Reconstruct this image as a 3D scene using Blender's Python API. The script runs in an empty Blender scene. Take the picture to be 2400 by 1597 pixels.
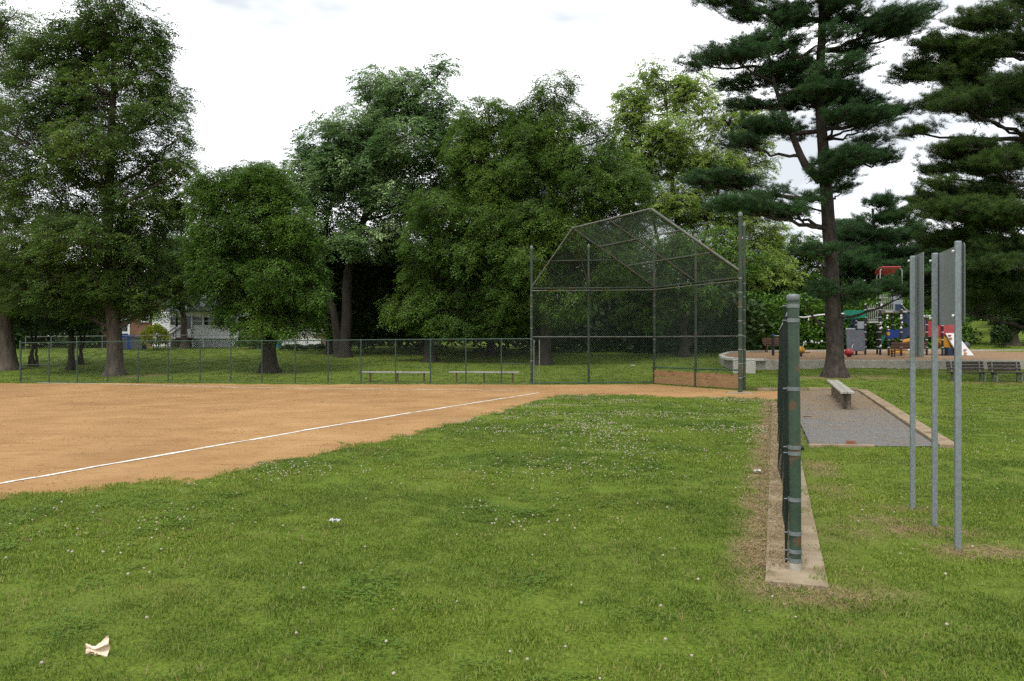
import bpy, math, random
import numpy as np
from mathutils import Vector, Matrix

# ------------------------------------------------------------------ camera, sky, sun, exposure
SC = bpy.context.scene
COL = SC.collection
EYE, F0, CX0, CY0 = 1.56, 1830.0, 1200.0, 798.0
cam_d = bpy.data.cameras.new('camera')
cam_d.sensor_width = 36.0
cam_d.lens = F0 / 2400.0 * 36.0
cam_d.clip_start = 0.05
cam_d.clip_end = 3000.0
cam = bpy.data.objects.new('camera', cam_d)
COL.objects.link(cam)
cam.location = (0, 0, EYE)
cam.rotation_euler = (math.radians(90), 0, 0)
SC.camera = cam

SUN_EL, SUN_AZ = math.radians(58), math.radians(205)      # soft sun behind a closed cloud cover
world = bpy.data.worlds.new('World')
SC.world = world
world.use_nodes = True
wn, wl = world.node_tree.nodes, world.node_tree.links
wn.clear()
w_out = wn.new('ShaderNodeOutputWorld')
w_sky = wn.new('ShaderNodeTexSky'); w_sky.sky_type = 'NISHITA'; w_sky.sun_disc = False
w_sky.sun_elevation = SUN_EL; w_sky.sun_rotation = SUN_AZ
w_bg = wn.new('ShaderNodeBackground'); w_bg.inputs[1].default_value = 0.10
wl.new(w_sky.outputs[0], w_bg.inputs[0])
w_tc = wn.new('ShaderNodeTexCoord')
w_map = wn.new('ShaderNodeMapping'); w_map.inputs['Scale'].default_value = (1.0, 1.0, 3.2)
w_map.inputs['Location'].default_value = (0.35, 0.0, 0.2)
wl.new(w_tc.outputs['Generated'], w_map.inputs[0])
w_no = wn.new('ShaderNodeTexNoise'); w_no.inputs['Scale'].default_value = 2.3
w_no.inputs['Detail'].default_value = 5.0; w_no.inputs['Roughness'].default_value = 0.5
wl.new(w_map.outputs[0], w_no.inputs['Vector'])
w_rp = wn.new('ShaderNodeValToRGB')
w_rp.color_ramp.elements[0].position = 0.42; w_rp.color_ramp.elements[0].color = (0.40, 0.42, 0.44, 1)
w_rp.color_ramp.elements[1].position = 0.60; w_rp.color_ramp.elements[1].color = (1.06, 1.07, 1.08, 1)
wl.new(w_no.outputs['Fac'], w_rp.inputs[0])
w_bg2 = wn.new('ShaderNodeBackground'); w_bg2.inputs[1].default_value = 1.0
wl.new(w_rp.outputs[0], w_bg2.inputs[0])
w_mix = wn.new('ShaderNodeMixShader'); w_mix.inputs[0].default_value = 0.93
wl.new(w_bg.outputs[0], w_mix.inputs[1]); wl.new(w_bg2.outputs[0], w_mix.inputs[2])
wl.new(w_mix.outputs[0], w_out.inputs[0])

sun_d = bpy.data.lights.new('sun', 'SUN')
sun_d.energy = 1.5; sun_d.angle = math.radians(25); sun_d.color = (1.0, 0.96, 0.9)
sun = bpy.data.objects.new('sun', sun_d); COL.objects.link(sun)
_sd = Vector((math.sin(SUN_AZ) * math.cos(SUN_EL), math.cos(SUN_AZ) * math.cos(SUN_EL), math.sin(SUN_EL)))
sun.rotation_euler = _sd.to_track_quat('Z', 'Y').to_euler()
sun.location = (0, 0, 60)

SC.view_settings.view_transform = 'Standard'
SC.view_settings.look = 'None'
SC.view_settings.exposure = 1.05
SC.view_settings.gamma = 1.0
SC.cycles.use_denoising = False
SC.cycles.use_adaptive_sampling = True
SC.cycles.adaptive_threshold = 0.015
SC.cycles.max_bounces = 5
SC.cycles.diffuse_bounces = 2
SC.cycles.glossy_bounces = 2
SC.cycles.transmission_bounces = 3
SC.cycles.transparent_max_bounces = 6

rng = np.random.default_rng(11)
rnd = random.Random(5)

# ------------------------------------------------------------------ small maths
def vnoise(x, y, seed=0):
    """smooth value noise, 0..1"""
    x = np.asarray(x, float); y = np.asarray(y, float)
    xi = np.floor(x).astype(np.int64); yi = np.floor(y).astype(np.int64)
    fx = x - xi; fy = y - yi
    fx = fx * fx * (3 - 2 * fx); fy = fy * fy * (3 - 2 * fy)
    def h(a, b):
        n = (a * 374761393 + b * 668265263 + seed * 974634777) & 0x7fffffff
        n = ((n ^ (n >> 13)) * 1274126177) & 0x7fffffff
        return ((n ^ (n >> 16)) & 0xffff) / 65535.0
    a = h(xi, yi); b = h(xi + 1, yi); c = h(xi, yi + 1); d = h(xi + 1, yi + 1)
    return (a * (1 - fx) + b * fx) * (1 - fy) + (c * (1 - fx) + d * fx) * fy

def fnoise(x, y, seed=0):
    return (vnoise(x, y, seed) + 0.5 * vnoise(np.asarray(x) * 2.1, np.asarray(y) * 2.1, seed + 7) + 0.25 * vnoise(np.asarray(x) * 4.3, np.asarray(y) * 4.3, seed + 13)) / 1.75

# terrain: levels surveyed at a few places, interpolated
CTRL = np.array([(-10,-5,0),(0,-5,0),(10,-5,0),(-5,8,0),(0,8,0),(5,8,0),(0,16,0),(6,16,0),(12,16,0),(-8,16,-.02),(-16,16,-.08),(-30,10,-.12),
 (25,10,0),(12,24,0),(-21.4,34,-.28),(-10,32,-.19),(.8,30.2,-.11),(5.4,29.5,-.07),(7.4,24.7,0),(-32,34,-.30),
 (-17,38,.0),(-10.5,37.5,.12),(-25,58,.95),(-15,58,1.0),(-5,58,.95),(5,58,.85),(-40,58,.8),(8,50,.72),(3,40,.2),(-4,40,.22),
 (13.3,32,.10),(10,36,.15),(15,36,.32),(25,36,.30),(35,36,.34),(18.5,30,-.04),(25,26,-.02),(15,45,.45),(25,45,.5),(15,60,1.0),(26,56,1.0),
 (47,80,3.5),(40,62,1.7),(60,82,3.9),(30,80,2.2),(0,90,1.6),(-40,90,1.6),(0,160,2.4),(100,100,4),(-100,100,1.6),(-100,0,-.3),(100,0,.2),(60,40,.7),
 (0,-60,0),(100,-60,.1),(-100,-60,-.2),(300,300,4),(-300,300,3),(0,400,4),(300,0,1),(-300,0,0),(300,-300,0),(-300,-300,0)], float)
def _k(r2): return np.sqrt(r2 + 16.0)
_d2 = ((CTRL[:, None, :2] - CTRL[None, :, :2]) ** 2).sum(-1)
_n = len(CTRL)
_A = np.zeros((_n + 1, _n + 1)); _A[:_n, :_n] = _k(_d2); _A[_n, :_n] = 1; _A[:_n, _n] = 1
_W = np.linalg.solve(_A, np.append(CTRL[:, 2], 0))
def gz(x, y):
    x = np.asarray(x, float); y = np.asarray(y, float)
    sh = x.shape; xf = x.ravel(); yf = y.ravel()
    out = np.empty(len(xf))
    for i in range(0, len(xf), 20000):
        d2 = (xf[i:i+20000, None] - CTRL[None, :, 0]) ** 2 + (yf[i:i+20000, None] - CTRL[None, :, 1]) ** 2
        out[i:i+20000] = _k(d2) @ _W[:-1] + _W[-1]
    return out.reshape(sh) if sh else float(out[0])

def P(px, py, Y):                       # a point of the photograph at a known distance
    return Vector(((px - CX0) / F0 * Y, Y, EYE - (py - CY0) / F0 * Y))
def GX(px, Y):                          # ground point below a photograph column at a known distance
    X = (px - CX0) / F0 * Y
    return Vector((X, Y, gz(X, Y)))

# ------------------------------------------------------------------ layout of the field
NEAR_X = np.array([-60,-20,-14,-8,-5.1,-3.58,-2.7,-1.47,0,.83,1.6,2.5,4.7,6.7,7.6,8.6])
NEAR_Y = np.array([3.0,4.6,5.4,6.6,7.8,8.73,10.5,13.5,18.2,21.4,22.8,23.0,21.6,20.4,19.8,19.6])
FAR_X = np.array([-60,-21.4,.75,5.3,5.5,7.0,7.3,8.7])
FAR_Y = np.array([40.5,33.75,29.7,29.3,28.5,24.6,23.95,23.85])
def near_edge(x):
    return np.interp(x, NEAR_X, NEAR_Y) + (fnoise(np.asarray(x) * 1.7, np.asarray(x) * 0 + 3, 2) - .5) * .9 + (vnoise(np.asarray(x) * 9, np.asarray(x) * 0, 5) - .5) * .35
def far_edge(x):
    return np.interp(x, FAR_X, FAR_Y) - .1 - .25 * vnoise(np.asarray(x) * 2.3, np.asarray(x) * 0 + 9, 4)
FEN_A = np.array([1.92, 5.29]); FEN_S = .3365           # dugout fence line: X = 1.92 + .3365 (Y - 5.29)
FEN_N = np.array([math.cos(math.atan(FEN_S)), -math.sin(math.atan(FEN_S))])   # to its right
def fence_x(y): return FEN_A[0] + FEN_S * (np.asarray(y) - FEN_A[1])
def fence_d(x, y): return (np.asarray(x) - fence_x(y)) * FEN_N[0]
PAD = [(4.42, 11.55), (6.20, 11.38), (10.5, 23.75), (8.35, 23.85)]
def in_pad(x, y, m=0):
    x = np.asarray(x); y = np.asarray(y)
    r = 6.20 + (y - 11.38) * (10.5 - 6.20) / (23.75 - 11.38)
    return (y > 11.47 - m) & (y < 23.85 + m) & (x < r + .30 + m) & (x > fence_x(y) + .1)
MULCH_F = [(13.2,47.5),(11.5,43),(10.75,39.5),(10.5,37.6),(10.8,36.5),(11.7,35.9),(14,35.6),(20,35.5),(28,35.8),(36,36.6),(46,38.5)]
MULCH_B = [(13.2,47.6),(16,50),(24,51.5),(34,51.5),(46,50)]
def mulch_z(x, y): return .66 + (np.asarray(y) - 36.) * .0165
def in_mulch(x, y):
    x = np.asarray(x); y = np.asarray(y)
    poly = MULCH_F[::-1] + MULCH_B
    poly = MULCH_F + MULCH_B[::-1]
    c = np.zeros(x.shape, bool)
    n = len(poly)
    for i in range(n):
        x1, y1 = poly[i]; x2, y2 = poly[(i + 1) % n]
        if y1 == y2: continue
        cond = ((y1 > y) != (y2 > y)) & (x < (x2 - x1) * (y - y1) / (y2 - y1) + x1)
        c ^= cond
    return c
def in_field(x, y):
    return (y > near_edge(x)) & (y < far_edge(x)) & (np.asarray(x) < 8.7)
def in_strip(x, y, m=0):
    d = fence_d(x, y)
    return (d > -.19 - m) & (d < .19 + m) & (np.asarray(y) > 4.97 - m) & (np.asarray(y) < 19.8)
def bare(x, y):
    x = np.asarray(x, float); y = np.asarray(y, float)
    d = fence_d(x, y); n = fnoise(x * 3.1, y * 3.1, 21); n2 = fnoise(x * 1.1, y * 1.1, 22)
    b = np.zeros(x.shape)
    inl = np.clip((y - 4.6) / .5, 0, 1) * np.clip((20.5 - y) / 1., 0, 1)
    b = np.maximum(b, inl * np.clip(1.5 - np.abs(d + .29) / .13, 0, 1) * np.clip(.35 + n * 1.2, 0, 1))
    b = np.maximum(b, inl * np.clip(1.2 - np.abs(d - .42) / .22, 0, 1) * np.clip(n2 * 2.6 - 1.0, 0, 1))
    def ell(cx, cy, rx, ry, s=1.0):
        q = ((x - cx) / rx) ** 2 + ((y - cy) / ry) ** 2
        return s * np.clip(1.5 - q * 1.2, 0, 1) * np.clip(.1 + n * 1.5, 0, 1)
    for e in ((1.95,4.74,.56,.22),(3.45,6.35,.50,.25),(3.25,6.75,.36,.22,.7),(3.45,5.74,.42,.2,1.),(3.62,7.2,.4,.25,.7),(13.4,31.4,2.2,1.1,.8),(18.3,29.4,2.6,.6,.8),(-17.6,36.6,1.6,.9,.7),(-11,36.6,1.4,.8,.5),(6.9,22.4,.9,.5,.5)):
        b = np.maximum(b, ell(*e))
    return np.clip(b, 0, 1)
BUILT = [(-33, 59.5, -8, 75), (-8, 59.5, 2, 76)]

# ------------------------------------------------------------------ materials
MATS = {}
ALB = .58                                # the photograph is exposed for the ground: reflectances stay modest
def new_mat(name):
    m = bpy.data.materials.new(name); m.use_nodes = True
    MATS[name] = m
    nt = m.node_tree
    return m, nt, nt.nodes, nt.links, nt.nodes['Principled BSDF']
def rgba(c): return (c[0], c[1], c[2], 1.0)
def pmat(name, c1, c2=None, scale=6.0, rough=.75, metal=0.0, bump=0.0, bscale=None, detail=4.0, lo=.35, hi=.65, stretch=None, c3=None, c3lo=.62, c3hi=.7, c3scale=None, spec=.3):
    m, nt, N, L, b = new_mat(name)
    b.inputs['Roughness'].default_value = rough; b.inputs['Metallic'].default_value = metal
    b.inputs['Specular IOR Level'].default_value = spec
    geo = N.new('ShaderNodeNewGeometry'); src = geo.outputs['Position']
    if stretch:
        mp = N.new('ShaderNodeMapping'); mp.inputs['Scale'].default_value = stretch
        L.new(src, mp.inputs[0]); src = mp.outputs[0]
    c2 = c2 or tuple(v * .75 for v in c1)
    c1, c2 = [tuple(v * ALB for v in c) for c in (c1, c2)]; c3 = c3 and tuple(v * ALB for v in c3)
    no = N.new('ShaderNodeTexNoise'); no.inputs['Scale'].default_value = scale; no.inputs['Detail'].default_value = detail
    L.new(src, no.inputs['Vector'])
    rp = N.new('ShaderNodeValToRGB'); rp.color_ramp.elements[0].position = lo; rp.color_ramp.elements[1].position = hi
    rp.color_ramp.elements[0].color = rgba(c2); rp.color_ramp.elements[1].color = rgba(c1)
    L.new(no.outputs['Fac'], rp.inputs[0]); out = rp.outputs[0]
    if c3:
        n3 = N.new('ShaderNodeTexNoise'); n3.inputs['Scale'].default_value = c3scale or scale * .6; n3.inputs['Detail'].default_value = 6
        L.new(src, n3.inputs['Vector'])
        r3 = N.new('ShaderNodeValToRGB'); r3.color_ramp.elements[0].position = c3lo; r3.color_ramp.elements[1].position = c3hi
        L.new(n3.outputs['Fac'], r3.inputs[0])
        mx = N.new('ShaderNodeMix'); mx.data_type = 'RGBA'
        L.new(r3.outputs[0], mx.inputs[0]); L.new(out, mx.inputs[6]); mx.inputs[7].default_value = rgba(c3)
        out = mx.outputs[2]
    L.new(out, b.inputs['Base Color'])
    if bump:
        n2 = N.new('ShaderNodeTexNoise'); n2.inputs['Scale'].default_value = bscale or scale * 4; n2.inputs['Detail'].default_value = 5
        L.new(src, n2.inputs['Vector'])
        bp = N.new('ShaderNodeBump'); bp.inputs['Strength'].default_value = bump; bp.inputs['Distance'].default_value = .02
        L.new(n2.outputs['Fac'], bp.inputs['Height']); L.new(bp.outputs[0], b.inputs['Normal'])
    return m

def leafmat(name, cols, trans=.35, rough=.55, nscale=.35):
    """two-sided leaf: colour differs leaf by leaf and slowly from clump to clump"""
    m, nt, N, L, b = new_mat(name)
    geo = N.new('ShaderNodeNewGeometry')
    no = N.new('ShaderNodeTexNoise'); no.inputs['Scale'].default_value = nscale; no.inputs['Detail'].default_value = 3
    L.new(geo.outputs['Position'], no.inputs['Vector'])
    oi = N.new('ShaderNodeObjectInfo')
    ma = N.new('ShaderNodeMath'); ma.operation = 'MULTIPLY_ADD'; ma.inputs[1].default_value = .30
    mo = N.new('ShaderNodeMath'); mo.operation = 'MULTIPLY_ADD'; mo.inputs[1].default_value = .28; L.new(oi.outputs['Random'], mo.inputs[0])
    L.new(geo.outputs['Random Per Island'], ma.inputs[0])
    m2 = N.new('ShaderNodeMath'); m2.operation = 'MULTIPLY_ADD'; m2.inputs[1].default_value = 1.6; m2.inputs[2].default_value = -.55
    L.new(no.outputs['Fac'], m2.inputs[0]); L.new(m2.outputs[0], mo.inputs[2]); L.new(mo.outputs[0], ma.inputs[2])
    rp = N.new('ShaderNodeValToRGB'); el = rp.color_ramp.elements
    el[0].position = 0; el[0].color = rgba(cols[0]); el[1].position = 1; el[1].color = rgba(cols[-1])
    for i, c in enumerate(cols[1:-1]):
        e = el.new((i + 1) / (len(cols) - 1)); e.color = rgba(c)
    L.new(ma.outputs[0], rp.inputs[0])
    L.new(rp.outputs[0], b.inputs['Base Color'])
    b.inputs['Roughness'].default_value = rough; b.inputs['Specular IOR Level'].default_value = .3
    tr = N.new('ShaderNodeBsdfTranslucent'); L.new(rp.outputs[0], tr.inputs[0])
    mx = N.new('ShaderNodeMixShader'); mx.inputs[0].default_value = trans
    L.new(b.outputs[0], mx.inputs[1]); L.new(tr.outputs[0], mx.inputs[2])
    L.new(mx.outputs[0], N['Material Output'].inputs[0])
    return m

# ground: soil and thatch under the grass blades, bare patches where it is worn
def ground_mat():
    m, nt, N, L, b = new_mat('lawn_soil')
    geo = N.new('ShaderNodeNewGeometry')
    def noise(s, d=5):
        n = N.new('ShaderNodeTexNoise'); n.inputs['Scale'].default_value = s; n.inputs['Detail'].default_value = d
        L.new(geo.outputs['Position'], n.inputs['Vector']); return n.outputs['Fac']
    def ramp(f, a, c1, bb, c2):
        r = N.new('ShaderNodeValToRGB'); r.color_ramp.elements[0].position = a; r.color_ramp.elements[1].position = bb
        r.color_ramp.elements[0].color = rgba(c1); r.color_ramp.elements[1].color = rgba(c2); L.new(f, r.inputs[0]); return r.outputs[0]
    fine = ramp(noise(40), .3, (.050, .080, .009), .7, (.125, .178, .020))
    big = ramp(noise(.5), .4, (0, 0, 0), .7, (.5, .5, .5))
    mx = N.new('ShaderNodeMix'); mx.data_type = 'RGBA'; L.new(big, mx.inputs[0]); L.new(fine, mx.inputs[6]); mx.inputs[7].default_value = (.12, .15, .028, 1)
    soil = ramp(noise(26, 8), .3, (.12, .082, .042), .7, (.235, .165, .09))
    at = N.new('ShaderNodeAttribute'); at.attribute_name = 'bare'
    m2 = N.new('ShaderNodeMix'); m2.data_type = 'RGBA'; L.new(at.outputs['Fac'], m2.inputs[0]); L.new(mx.outputs[2], m2.inputs[6]); L.new(soil, m2.inputs[7])
    L.new(m2.outputs[2], b.inputs['Base Color']); b.inputs['Roughness'].default_value = .95; b.inputs['Specular IOR Level'].default_value = .1
    bp = N.new('ShaderNodeBump'); bp.inputs['Strength'].default_value = .7; bp.inputs['Distance'].default_value = .03
    L.new(noise(60, 6), bp.inputs['Height']); L.new(bp.outputs[0], b.inputs['Normal'])
    return m
def clay_mat():
    m, nt, N, L, b = new_mat('infield_clay')
    geo = N.new('ShaderNodeNewGeometry')
    def noise(s, d=5, st=None, r=.5):
        src = geo.outputs['Position']
        if st:
            mp = N.new('ShaderNodeMapping'); mp.inputs['Scale'].default_value = st; L.new(src, mp.inputs[0]); src = mp.outputs[0]
        n = N.new('ShaderNodeTexNoise'); n.inputs['Scale'].default_value = s; n.inputs['Detail'].default_value = d; n.inputs['Roughness'].default_value = r
        L.new(src, n.inputs['Vector']); return n.outputs['Fac']
    def ramp(f, a, c1, bb, c2):
        r = N.new('ShaderNodeValToRGB'); r.color_ramp.elements[0].position = a; r.color_ramp.elements[1].position = bb
        r.color_ramp.elements[0].color = rgba(c1); r.color_ramp.elements[1].color = rgba(c2); L.new(f, r.inputs[0]); return r.outputs[0]
    base = ramp(noise(.9, 6), .3, (.282, .163, .070), .7, (.342, .208, .095))
    streak = ramp(noise(2.2, 6, (.5, 1.6, 1)), .52, (0, 0, 0), .75, (.55, .55, .55))
    mx = N.new('ShaderNodeMix'); mx.data_type = 'RGBA'; L.new(streak, mx.inputs[0]); L.new(base, mx.inputs[6]); mx.inputs[7].default_value = (.195, .100, .036, 1)
    spk = ramp(noise(11, 7, (.55, 1, 1), .75), .56, (0, 0, 0), .70, (.85, .85, .85))
    m2 = N.new('ShaderNodeMix'); m2.data_type = 'RGBA'; L.new(spk, m2.inputs[0]); L.new(mx.outputs[2], m2.inputs[6]); m2.inputs[7].default_value = (.145, .072, .027, 1)
    damp = ramp(noise(.33, 6, (1, .6, 1), .6), .38, (.84, .82, .80), .62, (1.06, 1.06, 1.06))
    m3 = N.new('ShaderNodeMix'); m3.data_type = 'RGBA'; m3.blend_type = 'MULTIPLY'; m3.inputs[0].default_value = 1; L.new(m2.outputs[2], m3.inputs[6]); L.new(damp, m3.inputs[7])
    L.new(m3.outputs[2], b.inputs['Base Color']); b.inputs['Roughness'].default_value = .95; b.inputs['Specular IOR Level'].default_value = .1
    bp = N.new('ShaderNodeBump'); bp.inputs['Strength'].default_value = .75; bp.inputs['Distance'].default_value = .03
    L.new(noise(14, 8, None, .65), bp.inputs['Height']); L.new(bp.outputs[0], b.inputs['Normal'])
    return m
def pad_mat():
    m, nt, N, L, b = new_mat('dugout_gravel')
    geo = N.new('ShaderNodeNewGeometry')
    def noise(s, d=5):
        n = N.new('ShaderNodeTexNoise'); n.inputs['Scale'].default_value = s; n.inputs['Detail'].default_value = d
        L.new(geo.outputs['Position'], n.inputs['Vector']); return n.outputs['Fac']
    sx = N.new('ShaderNodeSeparateXYZ'); L.new(geo.outputs['Position'], sx.inputs[0])
    mr = N.new('ShaderNodeMapRange'); mr.inputs[1].default_value = 13.5; mr.inputs[2].default_value = 19.0; L.new(sx.outputs[1], mr.inputs[0])
    ad = N.new('ShaderNodeMath'); ad.operation = 'MULTIPLY_ADD'; ad.inputs[1].default_value = 1.8; L.new(noise(.9), ad.inputs[0])
    su = N.new('ShaderNodeMath'); su.operation = 'ADD'; su.inputs[1].default_value = -.9; L.new(mr.outputs[0], su.inputs[0]); L.new(su.outputs[0], ad.inputs[2]); ad.use_clamp = True
    gr = N.new('ShaderNodeValToRGB'); gr.color_ramp.elements[0].position = .3; gr.color_ramp.elements[1].position = .7
    gr.color_ramp.elements[0].color = (.065, .065, .062, 1); gr.color_ramp.elements[1].color = (.165, .16, .15, 1); L.new(noise(55, 3), gr.inputs[0])
    br = N.new('ShaderNodeValToRGB'); br.color_ramp.elements[0].position = .3; br.color_ramp.elements[1].position = .7
    br.color_ramp.elements[0].color = (.105, .072, .038, 1); br.color_ramp.elements[1].color = (.20, .14, .078, 1); L.new(noise(22, 6), br.inputs[0])
    mx = N.new('ShaderNodeMix'); mx.data_type = 'RGBA'; L.new(ad.outputs[0], mx.inputs[0]); L.new(gr.outputs[0], mx.inputs[6]); L.new(br.outputs[0], mx.inputs[7])
    L.new(mx.outputs[2], b.inputs['Base Color']); b.inputs['Roughness'].default_value = .95
    bp = N.new('ShaderNodeBump'); bp.inputs['Strength'].default_value = .8; bp.inputs['Distance'].default_value = .02
    L.new(noise(50, 4), bp.inputs['Height']); L.new(bp.outputs[0], b.inputs['Normal'])
    return m
def brick_mat(name, c1, c2, mortar):
    c1, c2, mortar = [tuple(v * ALB for v in q) for q in (c1, c2, mortar)]
    m, nt, N, L, b = new_mat(name)
    tc = N.new('ShaderNodeNewGeometry')
    sp = N.new('ShaderNodeSeparateXYZ'); L.new(tc.outputs['Position'], sp.inputs[0])
    ad = N.new('ShaderNodeMath'); ad.operation = 'ADD'; L.new(sp.outputs[0], ad.inputs[0]); L.new(sp.outputs[1], ad.inputs[1])
    cb = N.new('ShaderNodeCombineXYZ'); L.new(ad.outputs[0], cb.inputs[0]); L.new(sp.outputs[2], cb.inputs[1])
    bk = N.new('ShaderNodeTexBrick'); bk.inputs['Scale'].default_value = 1.0
    bk.inputs['Brick Width'].default_value = .22; bk.inputs['Row Height'].default_value = .075; bk.inputs['Mortar Size'].default_value = .008
    bk.inputs['Color1'].default_value = rgba(c1); bk.inputs['Color2'].default_value = rgba(c2); bk.inputs['Mortar'].default_value = rgba(mortar)
    L.new(cb.outputs[0], bk.inputs['Vector']); L.new(bk.outputs['Color'], b.inputs['Base Color']); b.inputs['Roughness'].default_value = .9
    return m

ground_mat(); clay_mat(); pad_mat()
brick_mat('red_brick', (.34, .125, .07), (.25, .09, .05), (.34, .26, .2))
brick_mat('brown_brick', (.24, .13, .085), (.17, .09, .06), (.3, .25, .2))
pmat('chalk', (1.15, 1.13, 1.08), (.72, .52, .32), 7, .95, lo=.30, hi=.52, detail=7)
pmat('concrete', (.66, .62, .53), (.50, .465, .38), 5, .9, bump=.3, c3=(.20, .15, .09), c3lo=.58, c3hi=.78, c3scale=2.5)
pmat('strip_concrete', (.47, .375, .25), (.33, .26, .165), 4, .95, bump=.4, bscale=40, c3=(.24, .16, .085), c3lo=.5, c3hi=.72, c3scale=3)
pmat('white_concrete', (.80, .78, .70), (.64, .62, .54), 3, .85, bump=.2)
pmat('mulch', (.44, .29, .16), (.24, .14, .07), 22, .95, bump=.8, bscale=30, detail=6)
pmat('kerb_timber', (.44, .34, .22), (.30, .22, .13), 5, .9, bump=.5, stretch=(1, 1, 1), c3=(.20, .13, .07), c3scale=3)
pmat('galvanised', (.34, .385, .40), (.255, .295, .31), 34, .48, .30, bump=.04, bscale=80, c3=(.46, .50, .52), c3lo=.66, c3hi=.73, c3scale=22, spec=.4)
pmat('sign_aluminium', (.36, .40, .40), (.31, .345, .345), 3, .42, .35, c3=(.30, .33, .34), c3scale=1.5)
pmat('green_paint', (.052, .096, .062), (.036, .068, .044), 8, .42, 0, bump=.08, bscale=30, c3=(.15, .085, .045), c3lo=.60, c3hi=.66, c3scale=6, spec=.5)
pmat('worn_green_paint', (.062, .098, .062), (.045, .07, .045), 5, .6, 0, c3=(.15, .095, .05), c3lo=.58, c3hi=.68, c3scale=2.6)
pmat('fence_green', (.065, .125, .092), (.05, .10, .072), 5, .6, 0, c3=(.10, .085, .05), c3lo=.62, c3hi=.7, c3scale=3)
pmat('rusty_pipe', (.20, .115, .06), (.12, .07, .04), 9, .75, .1, c3=(.17, .18, .15), c3lo=.5, c3hi=.6, c3scale=2)
pmat('grey_pipe', (.26, .29, .255), (.19, .21, .18), 6, .6, .2, c3=(.22, .12, .06), c3lo=.58, c3hi=.66, c3scale=2.2)
pmat('vinyl_wire', (.016, .034, .022), (.009, .020, .013), 8, .5, 0)
pmat('old_wire', (.22, .26, .225), (.15, .18, .155), 3, .6, .3)
pmat('backstop_wire', (.125, .18, .135), (.08, .12, .09), 3, .6, .2)
pmat('band_steel', (.30, .33, .34), (.22, .25, .25), 20, .5, .3)
pmat('weathered_board', (.50, .48, .42), (.34, .315, .26), 7, .9, bump=.4, stretch=(1, .4, 1), c3=(.24, .18, .11), c3lo=.62, c3hi=.75, c3scale=5)
pmat('white_board', (.62, .60, .54), (.47, .45, .40), 5, .85)
pmat('brown_leg', (.20, .11, .065), (.14, .08, .05), 6, .8)
pmat('grey_wood_leg', (.26, .215, .155), (.17, .135, .09), 9, .9, bump=.3)
pmat('clay_board', (.50, .30, .145), (.38, .215, .10), 3, .9, bump=.3, stretch=(1, 1, 5), c3=(.16, .085, .045), c3lo=.62, c3hi=.72)
pmat('dark_bench_wood', (.085, .068, .058), (.05, .04, .034), 8, .85, bump=.3)
pmat('brown_bench_wood', (.20, .105, .075), (.14, .075, .055), 6, .8)
pmat('bark', (.17, .14, .108), (.082, .066, .05), 6, .95, bump=.9, bscale=22, stretch=(1, 1, .25), c3=(.15, .14, .11), c3lo=.6, c3hi=.75)
pmat('pine_bark', (.100, .080, .066), (.044, .034, .028), 7, .95, bump=1.0, bscale=18, stretch=(1, 1, .45))
pmat('dark_bark', (.055, .045, .034), (.03, .024, .018), 6, .95, bump=.6, bscale=20, stretch=(1, 1, .3))
pmat('dry_twig', (.20, .14, .085), (.12, .08, .05), 12, .9)
pmat('play_black', (0.031, 0.031, 0.038), (0.022, 0.022, 0.028), 5, .5)
pmat('play_silver', (0.644, 0.644, 0.630), (0.504, 0.504, 0.490), 5, .45, .3)
pmat('play_white', (0.950, 0.950, 0.950), (0.840, 0.826, 0.812), 4, .5)
pmat('play_red', (0.588, 0.031, 0.049), (0.476, 0.025, 0.039), 3, .4, spec=.5)
pmat('play_green', (0.008, 0.280, 0.168), (0.007, 0.238, 0.140), 3, .45)
pmat('play_blue', (0.011, 0.049, 0.280), (0.008, 0.039, 0.224), 3, .45)
pmat('play_navy', (0.031, 0.053, 0.119), (0.025, 0.042, 0.098), 3, .5)
pmat('play_yellow', (0.728, 0.350, 0.014), (0.644, 0.280, 0.011), 3, .45)
pmat('play_grey', (0.119, 0.133, 0.154), (0.098, 0.109, 0.126), 3, .6)
pmat('play_lightgrey', (0.378, 0.420, 0.462), (0.322, 0.364, 0.406), 3, .5)
pmat('white_siding', (1.15, 1.18, 1.20), (1.02, 1.05, 1.07), 2, .7)
pmat('white_trim', (1.3, 1.32, 1.32), (1.2, 1.22, 1.22), 3, .6)
pmat('beige_siding', (.34, .31, .25), (.30, .27, .21), 2, .8)
pmat('roof_grey', (.50, .52, .54), (.38, .40, .42), 7, .9, bump=.4)
pmat('roof_dark', (.10, .095, .09), (.07, .065, .06), 7, .9, bump=.4)
pmat('bin_blue', (.012, .045, .33), (.01, .038, .28), 2, .45)
pmat('bin_grey', (.10, .11, .12), (.08, .09, .10), 2, .5)
pmat('cyan_plastic', (.05, .33, .40), (.04, .28, .34), 2, .5)
pmat('paper_peach', (1.25, .98, .76), (1.1, .76, .52), 25, .85, lo=.3, hi=.6, bump=.3)
pmat('paper_white', (.86, .87, .87), (.62, .64, .64), 20, .8)
pmat('grey_stone', (.30, .30, .30), (.19, .19, .195), 30, .9)
pmat('tan_stone', (.42, .33, .22), (.24, .18, .11), 30, .9)
pmat('clay_crumb', (.50, .29, .125), (.40, .22, .09), 12, .95)
pmat('old_brick', (.36, .15, .09), (.26, .11, .07), 15, .9)
pmat('cable', (.05, .05, .05), (.04, .04, .04), 3, .6)
pmat('mast_grey', (.55, .58, .60), (.5, .52, .55), 2, .6)
m, nt, N, L, b = new_mat('window_glass')
b.inputs['Base Color'].default_value = (.02, .024, .028, 1); b.inputs['Roughness'].default_value = .08

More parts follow.
